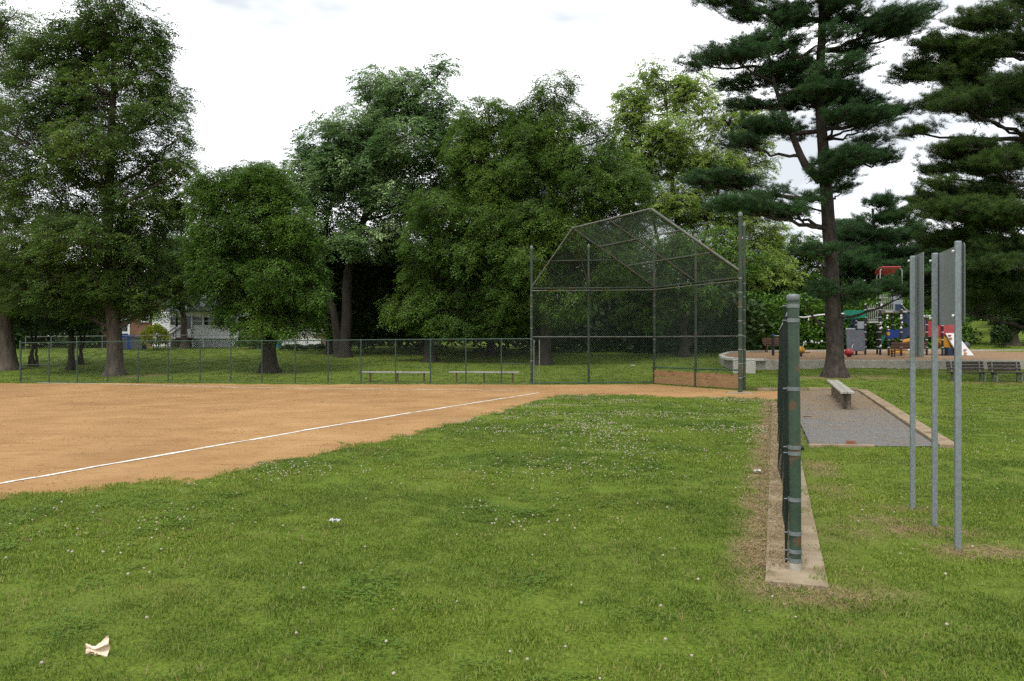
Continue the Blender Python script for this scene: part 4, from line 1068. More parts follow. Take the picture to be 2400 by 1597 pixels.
STAT['ash'] = broadleaf('ash_tree', 'round crowned tree with a thick forked trunk in front of the white house', GX(632, 36.6), [[(630, 790), (612, 740), (600, 600), (605, 470)], [(640, 790), (660, 740), (672, 620), (668, 500)]],
 [(605,435,62,45),(550,455,55,48),(655,462,50,45),(500,450,24,40),(525,540,58,58),(615,540,85,65),(690,550,46,60),(505,610,40,50),(545,640,75,58),(640,645,85,66),(705,650,36,60),(590,725,75,45),(680,725,52,40),(535,690,42,34),(625,770,55,20),(480,480,22,55),(478,580,24,60),(728,600,26,66),(735,680,22,50),(700,768,40,18),(610,395,26,20),(575,402,22,18),(640,405,24,20),(505,420,16,26)],
 36.6, 'leaf_ash', 'dark_bark', .34, 1.0, .145, .52, 46, up=.3, fill=.78, sprig=.9, droop=.35)
STAT['gap'] = broadleaf('maple_tree', 'pale distant tree in the gap between the tallest tree and the round crowned tree', GX(432, 58.0), [[(430, 760), (425, 650), (420, 560)]],
 [(415,560,52,62),(450,600,50,55),(400,640,60,50),(455,670,60,45),(390,700,40,30),(440,510,30,36)], 58.0, 'leaf_far', 'bark', .25, .75, .19, .75, 40)
STAT['silver'] = broadleaf('silver_maple', 'big silvery green maple on two leaning trunks left of centre', GX(805, 47.0), [[(812, 740), (815, 640), (850, 520), (900, 380), (950, 250)], [(785, 740), (750, 640), (770, 500), (800, 400)]],
 [(1000,165,46,24),(1045,150,26,14),(875,190,36,34),(905,235,40,45),(965,235,80,50),(1030,275,56,52),(850,295,75,55),(775,330,62,48),(712,385,36,40),(940,330,105,65),(820,400,100,62),(1010,385,60,62),(730,460,55,45),(900,455,90,52),(785,530,60,50),(860,560,80,40),(940,540,50,60),(1070,330,38,56),(1060,420,40,56),(700,430,40,40),(690,480,36,40),(760,400,60,50),(880,390,70,50),(980,470,60,50),(940,200,40,40)],
 47.0, 'leaf_silver', 'dark_bark', .36, .95, .18, .72, 42, sprig=.45)
STAT['silver2'] = broadleaf('hackberry_tree', 'dark tree below the silvery maple, with foliage down to the fence', GX(770, 50.0), [[(775, 720), (760, 640), (790, 560)]],
 [(770,620,70,55),(830,660,80,55),(900,650,60,70),(760,700,60,40),(920,720,70,45),(850,740,70,30),(880,600,70,50),(950,620,60,60),(960,700,60,55),(720,640,50,50),(800,580,60,45),(980,770,60,25),(720,560,46,56),(700,620,36,60),(735,735,50,30),(690,700,40,40)], 50.0, 'leaf_dark', 'dark_bark', .22, .9, .18, .72, 40)
STAT['mid'] = broadleaf('cherry_tree', 'dark vine hung tree at the centre, straight above the two white benches', GX(1008, 43.0), [[(1006, 760), (1015, 650), (1060, 520), (1120, 380), (1145, 300)]],
 [(1145,265,34,42),(1100,300,34,46),(1095,370,40,50),(1215,300,40,50),(1185,330,46,52),(1115,360,45,50),(1200,400,46,50),(1130,430,70,60),(1045,490,80,55),(1140,520,85,70),(1000,560,52,50),(1080,600,85,62),(995,650,50,50),(1100,690,75,55),(1025,715,65,45),(1130,750,60,30),(960,720,50,45),(1060,760,70,25),(1160,620,60,70),(1190,700,60,60)],
 43.0, 'leaf_vine', 'dark_bark', .30, 1.05, .15, .60, 44, droop=.45)
STAT['vine'] = broadleaf('locust_tree', 'tall leafy tree rising directly behind the left part of the backstop', GX(1275, 41.5), [[(1280, 760), (1285, 640), (1290, 480), (1295, 330), (1298, 230)], [(1290, 760), (1340, 640), (1390, 500), (1400, 420)]],
 [(1235,330,46,56),(1240,270,34,40),(1300,205,44,36),(1270,250,40,40),(1335,245,36,34),(1395,290,40,26),(1420,320,22,20),(1290,320,60,52),(1350,375,85,50),(1440,385,58,52),(1240,420,60,55),(1370,450,100,62),(1470,450,46,60),(1270,510,75,62),(1195,580,58,55),(1260,610,80,66),(1195,680,70,52),(1180,745,60,34),(1330,545,80,70),(1420,520,60,70),(1300,700,80,50),(1400,620,70,70),(1480,560,44,70)],
 41.5, 'leaf_vine', 'dark_bark', .32, 1.05, .145, .58, 44, droop=.45)
STAT['mulb'] = broadleaf('mulberry_tree', 'wide bushy tree filling the gap left of the tall tree behind the backstop', GX(1150, 48.0), [[(1150, 740), (1145, 640), (1160, 520)]],
 [(1110,470,60,50),(1200,470,60,60),(1060,560,60,60),(1150,580,80,60),(1220,560,60,60),(1100,670,80,60),(1210,660,70,60),(1150,740,90,36),(1250,740,70,34),(1040,740,60,34),(1240,380,50,50),(1170,420,50,40)], 48.0, 'leaf_mid', 'dark_bark', .24, .8, .19, .72, 38)
STAT['pale'] = broadleaf('birch_tree', 'pale yellow green open tree behind the hood of the backstop', GX(1600, 60.0), [[(1605, 700), (1590, 560), (1575, 420), (1565, 280), (1560, 190)], [(1610, 700), (1650, 560), (1690, 420), (1720, 300)], [(1600, 720), (1540, 560), (1510, 420), (1500, 300)]],
 [(1555,195,58,42),(1475,240,40,46),(1460,330,36,56),(1520,170,36,26),(1640,190,50,36),(1760,300,50,56),(1490,275,46,60),(1610,235,66,50),(1690,290,66,60),(1545,350,88,62),(1640,390,88,62),(1750,390,62,62),(1490,400,46,70),(1560,480,80,56),(1670,500,86,60),(1770,520,66,62),(1620,600,86,56),(1740,630,76,56),(1810,640,50,50),(1810,560,30,50)],
 60.0, 'leaf_pale', 'bark', .26, .80, .19, .62, 27, hollow=.2, sprig=.8, twig=.8, up=.1, fill=.92)
STAT['behind'] = broadleaf('hackberry_tree', 'dark tree with a leaning second trunk seen through the backstop mesh', GX(1602, 47.0), [[(1600, 740), (1605, 640), (1600, 560)], [(1650, 760), (1700, 640), (1730, 540)]],
 [(1560,590,70,50),(1640,600,60,46),(1520,660,60,60),(1600,690,80,44),(1500,730,60,40),(1720,610,50,40),(1690,560,40,36)], 47.0, 'leaf_ash', 'dark_bark', .30, .75, .17, .66, 36)
STAT['fill1'] = broadleaf('maple_tree', 'dense green tree behind the playground, between the backstop end and the pine trunk', GX(1835, 64.0), [[(1835, 730), (1830, 650), (1825, 600)]],
 [(1790,620,56,50),(1850,590,56,50),(1900,620,56,50),(1770,690,56,40),(1840,670,66,46),(1910,690,60,46),(1960,650,50,46),(1800,740,60,30),(1900,745,60,28),(1980,720,46,36)], 64.0, 'leaf_vine', 'dark_bark', .25, .8, .19, .8, 36)
STAT['fill2'] = broadleaf('maple_tree', 'dark broadleaf tree behind the signs on the far side of the playground', GX(2195, 66.0), [[(2195, 740), (2190, 680), (2190, 620)]],
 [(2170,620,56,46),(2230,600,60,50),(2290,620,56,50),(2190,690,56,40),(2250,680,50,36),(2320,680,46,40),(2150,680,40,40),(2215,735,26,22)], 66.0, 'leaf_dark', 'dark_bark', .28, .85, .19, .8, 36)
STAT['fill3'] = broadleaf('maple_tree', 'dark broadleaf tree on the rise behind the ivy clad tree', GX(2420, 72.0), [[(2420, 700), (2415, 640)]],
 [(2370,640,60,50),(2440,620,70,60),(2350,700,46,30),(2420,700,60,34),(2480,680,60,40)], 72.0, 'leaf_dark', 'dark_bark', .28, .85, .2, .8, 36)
STAT['pine'] = pine('white_pine', 'tall white pine with a bare lower trunk between the backstop and the signs', GX(1958, 31.6),
 [[(1956, 800), (1953, 700), (1948, 560), (1938, 460), (1926, 330), (1920, 200), (1924, 80), (1928, -40), (1930, -160)], [(1924, 425), (1885, 385), (1862, 330), (1838, 265), (1815, 200), (1800, 120)]],
 [(1690,22,70,22),(1760,35,70,30),(1660,132,52,18),(1700,158,85,22),(1828,60,62,40),(1800,112,75,36),(1835,165,85,26),(1760,175,60,22),
  (1953,18,62,24),(1975,52,56,22),(2042,88,86,30),(2120,62,56,26),(2165,30,30,20),(2005,116,58,20),(1880,25,50,30),(1890,130,50,30),
  (1915,190,74,32),(1945,226,88,26),(2060,214,55,15),(2024,252,84,22),(2113,254,46,12),(1756,234,54,18),(1845,240,62,18),
  (1792,303,74,22),(1881,300,44,17),(1988,302,64,20),(1738,340,58,18),(2040,290,46,16),
  (1685,408,80,25),(1756,420,58,22),(1970,384,84,25),(2060,376,48,14),(1930,420,58,22),(1995,428,40,15),(2000,350,40,12),
  (1720,498,84,25),(1828,505,58,22),(1885,476,30,18),(1790,470,40,16),
  (1905,592,42,16,-.8),(1905,688,36,20,-.8),(2010,690,50,20,-.8),(2060,672,34,15,-.8),(2095,690,22,11,-.8),(1985,705,30,16,.5),
  (1925,200,60,26,-1.9),(1932,45,46,26,-1.7),(1900,235,60,20,-1.6),(1945,400,60,22,-1.8),(1915,120,40,24,-1.7),(1925,300,44,16,-1.9),(1900,-40,120,40),(1800,-60,110,36),(2010,-50,120,36),(1930,-130,110,36)],
 31.6, .34, 'needle', 1.0, .19, .028, 8,
 [((1950, 770), (1905, 765), (1872, 695), .085), ((1947, 655), (1920, 640), (1893, 588), .06), ((1948, 700), (1910, 695), (1880, 682), .05), ((1958, 690), (1990, 685), (2012, 680), .035), ((1955, 600), (1990, 580), (2030, 560), .04), ((1952, 650), (1965, 646), (1978, 636), .03),
  ((1940, 497), (1890, 490), (1830, 462), .05)])
STAT['pine2'] = pine('white_pine', 'white pine at the right edge with its trunk outside the picture', (20.9, 30.6, gz(20.9, 30.6)),
 [[(2450, 700), (2446, 500), (2440, 300), (2436, 100), (2434, -60)]],
  [(2213,100,66,20),(2280,66,76,24),(2355,30,50,20),(2193,140,62,20),(2280,128,92,28),(2380,95,56,50),(2258,168,82,22),(2340,180,70,30),(2258,232,84,22),(2228,262,62,15),(2340,228,70,34),(2188,292,36,10),(2395,300,40,36),(2300,270,60,20),(2258,358,86,16),(2340,366,80,24),(2218,392,46,12),(2290,405,70,22),(2390,420,46,40),(2178,440,46,9),(2248,458,96,24),(2350,462,76,36),(2208,505,92,24),(2300,520,100,30),(2395,540,50,46),(2238,560,80,26),(2310,592,104,32),(2395,630,56,46),(2278,630,76,28),(2340,668,86,38),(2290,706,64,26),(2400,716,56,30),(2430,200,60,60),(2450,340,60,50)],
 30.0, .36, 'needle_yellow', 1.05, .19, .028, 8, keep=.44, bs_=1.0, sub=.44)
STAT['pine3'] = pine('distant_pine', 'dark evergreen far behind the playground', GX(2060, 62.0), [[(2058, 700), (2052, 600), (2045, 490)]],
 [(2042,492,26,18),(2030,520,40,18),(2068,520,42,18),(2010,550,55,22),(2085,555,60,24),(2020,590,66,26),(2100,600,66,26),(2030,640,66,26),(2110,650,70,26),(1990,620,40,20),(2060,690,80,26),(2140,540,40,30),(2150,600,40,30)],
 62.0, .30, 'needle', .6, .36, .06, 7, dscale=1.4, sub=.7, keep=.6, bs_=2.0)
STAT['hill'] = broadleaf('oak_tree', 'ivy clad tree on the grassy rise at the right edge', GX(2372, 56.0), [[(2370, 770), (2366, 700), (2362, 640)]],
 [(2365,740,36,26),(2340,700,46,30),(2400,700,50,36),(2420,750,40,26),(2370,650,60,40)], 56.0, 'leaf_dark', 'bark', .42, 1.0, .2, .7, 44)

# ------------------------------------------------------------------ shrubs and undergrowth
def shrub_leaves(c, R, n, size, up=.5):
    d = rand_unit(n); d[:, 2] = np.where(d[:, 2] < -.5, -d[:, 2], d[:, 2])
    p = np.array(c) + d * (rng.uniform(.72, 1.04, n) * (1 + .12 * np.sin(d[:, 0] * 9 + d[:, 2] * 7)))[:, None] * np.array(R)
    return leaf_quads(p, np.full(n, size), up)
def shrub(name, label, c, R, n, size, mat, cat='shrub', group=None):
    g = gz(c[0], c[1]); t = thing(name, label, cat, (c[0], c[1], g), group)
    V, Fq = shrub_leaves((c[0], c[1], g + R[2] * .9), R, n, size)
    keep = V.reshape(-1, 4, 3)[:, :, 2].min(1) > g - .02
    part_np('foliage', V, Fq[keep], mat, t)
    pth = np.array([[[c[0] + q, c[1], g - .05], [c[0] + q * 1.6, c[1], g + R[2] * .5], [c[0] + q * 3, c[1] + q, g + R[2] * 1.1]] for q in (-.1, .05, .16)]); V, Fq = tube_np(pth, np.tile(np.array([.04, .03, .015]), (3, 1)), 5)
    part_np('stem', V, Fq, 'dark_bark', t)
c = GX(364, 56.0); shrub('round_bush', 'yellow green clipped round bush beside the blue bins', (c.x, c.y), (.98, .95, .95), 9000, .085, 'leaf_gold')
c = GX(590, 57.0); shrub('low_bush', 'low yellow green bush right of the white sunroom', (c.x, c.y), (1.3, .6, .38), 4000, .09, 'leaf_vine')
c = GX(2346, 54.0); shrub('round_bush', 'dark round bush at the foot of the ivy clad tree', (c.x, c.y), (.62, .6, .8), 5000, .10, 'leaf_dark')
for i, (px, lab) in enumerate(((690, 'low dark bush by the white garden wall'), (745, 'low dark bush between the leaning maple trunks and the garden wall'))):
    c = GX(px, 54.0); shrub('low_bush', lab, (c.x, c.y), (1.0, .6, .24), 2600, .10, 'leaf_dark', group='bushes by the garden wall')
def mass(name, label, cells, size, mat, per):
    """a wood or thicket that reads as one mass"""
    L_ = []
    for (x, y, z, rx, ry, rz) in cells:
        n = int(per * (rx * rz) ** .9 + 60)
        d = rand_unit(n); p = np.array([x, y, z]) + d * (rng.uniform(.3, 1.05, n) ** .6)[:, None] * np.array([rx, ry, rz])
        p = p[p[:, 2] > gz(p[:, 0], p[:, 1]) + .02]
        L_.append(leaf_quads(p, np.full(len(p), size), .4))
    V, Fq = join_np(L_); me = np_mesh(name, V, Fq)
    return struct(name, me, mat, label, 'undergrowth', 'stuff'), len(Fq)
cells = []
for k in range(190):
    px = rng.uniform(655, 1800); Y = rng.uniform(50, 61)
    if px < 790: Y = rng.uniform(70, 78)
    X = (px - 1200) / F0 * Y; g = gz(X, Y); hh = rng.uniform(.5, 5.6) if px < 1480 else rng.uniform(.5, 3.4); cells.append((X, Y, g + hh, rng.uniform(1.1, 2.0), 1.3, rng.uniform(.9, 1.6)))
for k in range(70):
    px = rng.uniform(640, 1800); Y = rng.uniform(62, 66); X = (px - 1200) / F0 * Y
    if px > 790: cells.append((X, Y, gz(X, Y) + rng.uniform(.4, 2.6), rng.uniform(1.2, 2.0), 1.0, rng.uniform(.9, 1.4)))
for k in range(46):
    px = rng.uniform(-160, 235); Y = rng.uniform(60, 68); X = (px - 1200) / F0 * Y; cells.append((X, Y, gz(X, Y) + rng.uniform(.4, 4.2), rng.uniform(1.2, 2.0), 1.2, rng.uniform(.9, 1.5)))
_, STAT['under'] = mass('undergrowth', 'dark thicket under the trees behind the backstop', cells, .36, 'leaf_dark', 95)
cells = []
for px in np.linspace(1740, 2250, 44):
    Y = rng.uniform(55, 59); X = (px - 1200) / F0 * Y; g = gz(X, Y)
    for hh in ((.7, 1.9, 3.1) if px < 2130 else (.6, 1.7)):
        cells.append((X + rng.uniform(-.5, .5), Y, g + hh + rng.uniform(-.3, .3), rng.uniform(.9, 1.4), .9, rng.uniform(.7, 1.0)))
_, STAT['hedge'] = mass('hedge_thicket', 'dark leafy hedge behind the playground', cells, .23, 'leaf_ash', 210)
cells = []
for k in range(150):
    Y = rng.uniform(84, 105); px = rng.uniform(-500, 2900); X = (px - 1200) / F0 * Y; g = gz(X, Y)
    top = 9.5 if px < 1500 else 6.0
    cells.append((X, Y, g + rng.uniform(1, top), rng.uniform(2.2, 3.6), 2.2, rng.uniform(1.8, 3.0)))
for k in range(110):
    Y = rng.uniform(80, 88); px = rng.uniform(-500, 2900); X = (px - 1200) / F0 * Y; cells.append((X, Y, gz(X, Y) + rng.uniform(.3, 3.2), rng.uniform(2.2, 3.4), 1.6, rng.uniform(1.4, 2.2)))
_, STAT['wood'] = mass('distant_wood', 'far line of trees beyond the houses', cells, .85, 'leaf_far', 34)
# ------------------------------------------------------------------ houses
def bpart(name, mat, parent, *boxes, bevel=0):
    mb = MB()
    for c, s in boxes: mb.box(c, s)
    return part(name, mb, mat, parent, bevel=bevel)
def window(parent, cx, cz, w, h, yf, frame='white_trim', bars=1):
    """yf: wall face towards the viewer"""
    o = part('window', MB().box((cx, yf - .03, cz + h / 2 + .04), (w + .14, .10, .08)).box((cx, yf - .04, cz - h / 2 - .04), (w + .18, .14, .08)).box((cx - w / 2 - .035, yf - .03, cz), (.07, .09, h)).box((cx + w / 2 + .035, yf - .03, cz), (.07, .09, h)).box((cx, yf - .025, cz), (w, .05, .05)), frame, parent)
    part('pane', MB().box((cx, yf + .0, cz + h / 4), (w, .02, h / 2 - .05)), 'window_glass', o)
    part('pane', MB().box((cx, yf - .012, cz - h / 4), (w, .02, h / 2 - .05)), 'window_glass', o)
    return o
def gable(parent, x0, x1, y0, y1, z0, z1, mat, along='x', over=.3):
    mb = MB()
    if along == 'x':
        ym = (y0 + y1) / 2
        for a, b in ((y0 - over, ym), (y1 + over, ym)):
            s = 1 if a < b else -1
            mb.prism([(x0 - over, a, z0 - .1), (x1 + over, a, z0 - .1), (x1 + over, b, z1), (x0 - over, b, z1)], (0, 0, .14))
    else:
        xm = (x0 + x1) / 2
        for a, b in ((x0 - over, xm), (x1 + over, xm)):
            mb.prism([(a, y0 - over, z0 - .1), (a, y1 + over, z0 - .1), (b, y1 + over, z1), (b, y0 - over, z1)], (0, 0, .14))
    return part('roof', mb, mat, parent)
def zat(py, Y): return EYE - (py - 798) / F0 * Y
def xat(px, Y): return (px - CX0) / F0 * Y
# brick house behind the bins
Y = 63.0; g = 1.0
hA = thing('brick_house', 'red brick house behind the stout grey trunk and blue bins', 'house', (xat(290, Y), Y, g))
x0, x1 = xat(228, Y), xat(354, Y); zt = zat(700, Y)
bpart('wall', 'red_brick', hA, (((x0 + x1) / 2, Y + 4, (zt + g) / 2 - .2), (x1 - x0, 8, zt - g + .4)))
gable(hA, x0, x1, Y, Y + 8, zt, zt + 2.4, 'roof_dark')
window(hA, xat(341, Y), zat(744, Y), .55, .62, Y)
do = bpart('door', 'white_trim', hA, ((xat(292, Y), Y - .04, zat(772, Y)), (.9, .08, 2.0)))
part('door_handle', MB().ball((xat(298, Y), Y - .12, zat(772, Y)), .05, 6), 'play_black', do)
bpart('panel', 'bin_grey', do, ((xat(292, Y), Y - .09, zat(766, Y)), (.55, .02, .7)))
# white house with sunroom
Y = 60.0; g = 1.0
hB = thing('white_house', 'white sided house with a sunroom, lattice skirt and back steps', 'house', (xat(460, Y), Y, g))
x0, x1 = xat(398, Y), xat(557, Y); zs = zat(791, Y); zw = zat(765, Y); zh = zat(740, Y); ze = zat(731, Y)
bpart('wall', 'white_siding', hB, (((x0 + x1) / 2, Y + 1.6, (zs + zw) / 2), (x1 - x0, 3.2, zw - zs)))
bpart('sill_band', 'white_trim', hB, (((x0 + x1) / 2, Y - .03, zs - .02), (x1 - x0 + .1, .1, .12)))
bpart('eaves', 'white_trim', hB, (((x0 + x1) / 2, Y + 1.6, (zh + ze) / 2), (x1 - x0 + .1, 3.3, ze - zh)))
for px in (399, 429, 450.5, 476, 501, 528, 555):
    bpart('window_post', 'white_trim', hB, ((xat(px, Y), Y + .05, (zw + zh) / 2), (.14, .16, zh - zw)))
bpart('back_room', 'window_glass', hB, (((x0 + x1) / 2, Y + .35, (zw + zh) / 2), (x1 - x0 - .2, .1, zh - zw)))
for a, b in ((399, 414), (414, 429), (451, 476), (476, 501), (501, 528), (528, 555)):
    cx, w = xat((a + b) / 2, Y), xat(b, Y) - xat(a, Y) - .16
    o = part('window', MB().box((cx, Y + .03, zh - .06), (w, .07, .09)).box((cx, Y + .03, zw + .05), (w, .07, .09)).box((cx, Y + .03, (zh + zw) / 2), (w, .06, .05)), 'white_trim', hB)
    part('pane', MB().box((cx, Y + .06, (zh + zw) / 2), (w, .02, zh - zw)), 'window_glass', o)
rf = part('roof', MB().prism([(x0 - .2, Y - .25, ze), (x1 + .2, Y - .25, ze), (x1 + .2, Y + 3.4, ze + 1.5), (x0 - .2, Y + 3.4, ze + 1.5)], (0, 0, .12)), 'roof_grey', hB)
# main block with gable
m0, m1 = xat(356, Y + 3), xat(640, Y + 3); zm = zat(712, Y + 3)
bpart('brick_wall', 'red_brick', hB, (((m0 + m1) / 2, Y + 7, (zm + g) / 2 - .2), (m1 - m0, 7.6, zm - g + .4)))
gable(hB, m0, m1, Y + 3.2, Y + 10.8, zm, zm + 2.3, 'roof_grey')
# clapboards on the left wall
s0, s1 = xat(356, Y + 1), xat(398, Y + 1)
bpart('side_wall', 'white_siding', hB, (((s0 + s1) / 2, Y + 2.2, (zs + ze) / 2 - .3), (s1 - s0, 2.2, ze - zs + .9)))
zz = zs - .6
while zz < ze + .05:
    part('clapboard', MB().bar((s0, Y + 1.08, zz), (s1, Y + 1.08, zz), .03, .15), 'white_siding', hB); zz += .165
# lattice skirt
l0 = xat(452, Y)
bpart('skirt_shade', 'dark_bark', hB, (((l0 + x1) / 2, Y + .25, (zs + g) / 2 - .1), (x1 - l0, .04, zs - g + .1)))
mb = MB(); hh = zs - g - .06
for q in np.arange(l0, x1 + hh, .16):
    a = max(l0, q - hh); b = min(x1, q)
    if b > a: mb.bar((b, Y + .02, g + (q - b)), (a, Y + .02, g + (q - a)), .012, .035)
    a2 = max(l0, q - hh); b2 = min(x1, q)
    if b2 > a2: mb.bar((a2, Y + .035, g + hh - (q - a2)), (b2, Y + .035, g + hh - (q - b2)), .012, .035)
part('lattice', mb, 'white_trim', hB)
for px in (452, 477, 556): bpart('skirt_post', 'white_trim', hB, ((xat(px, Y), Y - .02, (zs + g) / 2), (.1, .1, zs - g)))
# back door and steps
dr = bpart('door', 'window_glass', hB, ((xat(440, Y), Y - .03, (zs + zh) / 2), (.62, .06, zh - zs)))
part('door_frame', MB().box((xat(433.5, Y), Y - .05, (zs + zh) / 2), (.07, .08, zh - zs)).box((xat(450, Y), Y - .05, (zs + zh) / 2), (.07, .08, zh - zs)).box((xat(442, Y), Y - .05, zs + .35), (.55, .08, .6)), 'white_trim', dr)
st = bpart('landing', 'brown_leg', hB, ((xat(440, Y), Y - .5, zs - .04), (.95, .9, .08)))
for k in range(5):
    part('step', MB().box((xat(440, Y) - .62 - k * .26, Y - .5, zs - .16 - k * .17), (.28, .9, .05)), 'brown_leg', st)
for yy in (Y - .06, Y - .94):
    part('stair_rail', MB().bar((xat(440, Y) - .4, yy, zs + .85), (xat(440, Y) - 1.9, yy, zs - .15), .05, .06), 'brown_leg', st)
    for k in (0, 2, 4): part('baluster', MB().box((xat(440, Y) - .5 - k * .3, yy, zs + .25 - k * .2), (.05, .05, 1.0)), 'brown_leg', st)
# brown house with white deck
Y = 66.0; g = 1.1
hC = thing('brown_house', 'brown brick house with a white deck railing behind the leaning maple', 'house', (xat(710, Y), Y, g))
x0, x1 = xat(655, Y), xat(850, Y); zt = zat(715, Y)
bpart('wall', 'brown_brick', hC, (((x0 + x1) / 2, Y + 5, (zt + g) / 2 - .2), (x1 - x0, 7, zt - g + .4)))
gable(hC, x0, x1, Y + 1.5, Y + 8.5, zt, zt + 2.2, 'roof_dark')
window(hC, xat(732, Y), zat(762, Y), .9, 1.3, Y + 1.5); window(hC, xat(800, Y), zat(752, Y), .9, 1.1, Y + 1.5)
d0, d1 = xat(686, Y), xat(742, Y); zd = zat(793, Y)
dk = bpart('deck', 'white_trim', hC, (((d0 + d1) / 2, Y + .5, zd - .08), (d1 - d0, 2, .16)))
part('rail', MB().box(((d0 + d1) / 2, Y - .45, zd + .75), (d1 - d0, .08, .07)).box(((d0 + d1) / 2, Y - .45, zd + .1), (d1 - d0, .06, .06)), 'white_trim', dk)
for q in np.linspace(d0, d1, 17): part('baluster', MB().box((q, Y - .45, zd + .42), (.045, .045, .64)), 'white_trim', dk)
for q in (d0, (d0 + d1) / 2, d1): part('deck_post', MB().box((q, Y - .4, (zd + g) / 2 - .2), (.12, .12, zd - g + .3)), 'white_trim', dk)
gw = thing('garden_wall', 'low white garden wall below the deck of the brown house', 'wall', (xat(690, 62), 62, 1.0))
for k in range(3):
    a, b = xat(648 + k * 35, 62), xat(682 + k * 35, 62)
    part('panel', MB().box(((a + b) / 2, 62, 1.25), (b - a, .14, .75)), 'white_siding', gw, bevel=.02)
    part('coping', MB().box(((a + b) / 2, 62, 1.65), (b - a + .02, .22, .06)), 'white_trim', gw)
# house on the right behind the pale tree
Y = 72.0; g = 1.5
hD = thing('beige_house', 'beige sided house with a grey roof hidden behind the pale open tree', 'house', (xat(1770, Y), Y, g))
x0, x1 = xat(1650, Y), xat(1835, Y); zt = zat(694, Y)
bpart('wall', 'beige_siding', hD, (((x0 + x1) / 2, Y + 4, (zt + g) / 2 - .2), (x1 - x0, 8, zt - g + .4)))
gable(hD, x0, x1, Y, Y + 8, zt, zt + 2.2, 'roof_dark')
for px in (1695, 1745, 1810): window(hD, xat(px, Y), zat(725, Y), .9, 1.2, Y)
# bins
def bin_(x, y, col, label, h=1.05):
    g = gz(x, y); t = thing('wheelie_bin', label, 'bin', (x, y, g), 'bins beside the brick house')
    part('body', MB().box((x, y, g + h * .46), (.5, .55, h * .88), None, 1.14), col, t, bevel=.03)
    part('lid', MB().box((x, y - .02, g + h * .94), (.62, .68, .07)).box((x, y + .3, g + h * .93), (.5, .08, .1)), col, t, bevel=.02)
    for s in (-1, 1): part('wheel', MB().tube([(x + s * .24, y + .28, g + .1), (x + s * .3, y + .28, g + .1)], .1, 10), 'play_black', t)
Y = 57.5
bin_(xat(303, Y), Y, 'bin_blue', 'bright blue wheelie bin with raised lid left of the round bush', 1.12)
bin_(xat(318, Y), Y, 'bin_grey', 'grey wheelie bin touching the bright blue one', .98)
bin_(xat(330, Y), Y, 'bin_grey', 'grey wheelie bin next to the yellow green round bush', .94)
bin_(xat(289, Y), Y, 'bin_grey', 'grey box with a blue lid behind the stout trunk', .8)
tb = thing('toy_chest', 'blue storage box stacked on the grey box behind the stout trunk', 'box', (xat(289, Y), Y, gz(xat(289, Y), Y) + .8))
part('body', MB().box((xat(289, Y), Y, gz(xat(289, Y), Y) + .98), (.5, .45, .32)), 'bin_blue', tb, bevel=.02); part('lid', MB().box((xat(289, Y), Y, gz(xat(289, Y), Y) + 1.16), (.54, .5, .05)), 'bin_blue', tb)
x = xat(652, 58); g = gz(x, 58); tb = thing('barrel', 'small cyan tub at the end of the white garden wall', 'tub', (x, 58, g))
part('body', MB().lathe([(.22, 0), (.26, .3), (.25, .55)], (x, 58, g), 12), 'cyan_plastic', tb, True); part('rim', MB().lathe([(.27, .54), (.27, .6)], (x, 58, g), 12), 'cyan_plastic', tb, True)
x = xat(606, 58); g = gz(x, 58); tb = thing('barrel', 'grey drum beside the low yellow green bush', 'tub', (x, 58, g))
part('body', MB().lathe([(.3, 0), (.32, .3), (.3, .7)], (x, 58, g), 12), 'bin_grey', tb, True); part('rim', MB().lathe([(.33, .68), (.33, .74)], (x, 58, g), 12), 'bin_grey', tb, True)
# garden fence in front of the houses
gf = thing('garden_fence', 'thin grey wire fence in front of the brick house and white house', 'fence', (xat(300, 55), 55, .8))
gp = [np.array([xat(px, 55.), 55.]) for px in (60, 120, 180, 240, 296, 345, 400, 470, 540, 605, 660, 720, 780)]
for i, p in enumerate(gp):
    z = gz(*p); part('post', MB().tube([(p[0], p[1], z - .1), (p[0], p[1], z + 1.12)], .03, 6), 'grey_pipe', gf, True)
    if i:
        q = gp[i - 1]; zq = gz(*q)
        part('top_rail', MB().tube([(q[0], q[1], zq + 1.1), (p[0], p[1], z + 1.1)], .022, 5), 'grey_pipe', gf, True)
        fn, l = plane_fn(q, p, zq + .03, z + .03); V, Fq = chainlink(fn, l, 1.05, p=.12, r=.003); part_np('wire_mesh', V, Fq, 'old_wire', gf)

# overhead wires and far mast
for a, b, lab in ((P(2058, 612, 60), P(2700, 560, 60), 'upper overhead wire crossing behind the signs'), (P(2085, 675, 62), P(2700, 640, 62), 'lower overhead wire crossing behind the signs')):
    me = bpy.data.meshes.new('overhead_wire'); mb = MB().tube(sag(a, b, .25), .018, 4); me.from_pydata(mb.v, [], mb.f)
    tag(link(me, 'overhead_wire', 'cable'), lab, 'wire', 'overhead wires')
t = thing('radio_mast', 'faint lattice radio mast far away between the two pines', 'mast', GX(2092, 420)); g = gz(*GX(2092, 420)[:2])
for s in (-1, 1): part('leg', MB().bar((GX(2092, 420).x + s * .7, 420, g), (GX(2092, 420).x + s * .25, 420, zat(432, 420)), .09, .09), 'mast_grey', t)
zz = g; k = 0
while zz < zat(440, 420):
    w = .7 - .45 * (zz - g) / (zat(432, 420) - g); part('brace', MB().bar((GX(2092, 420).x - w * (-1) ** k, 420, zz), (GX(2092, 420).x + w * (-1) ** k, 420, zz + 2.4), .06, .06), 'mast_grey', t); zz += 2.4; k += 1
for py in (445, 452, 460): part('antenna', MB().box((GX(2088, 420).x - .2, 420, zat(py, 420)), (.6, .3, .9)), 'mast_grey', t)

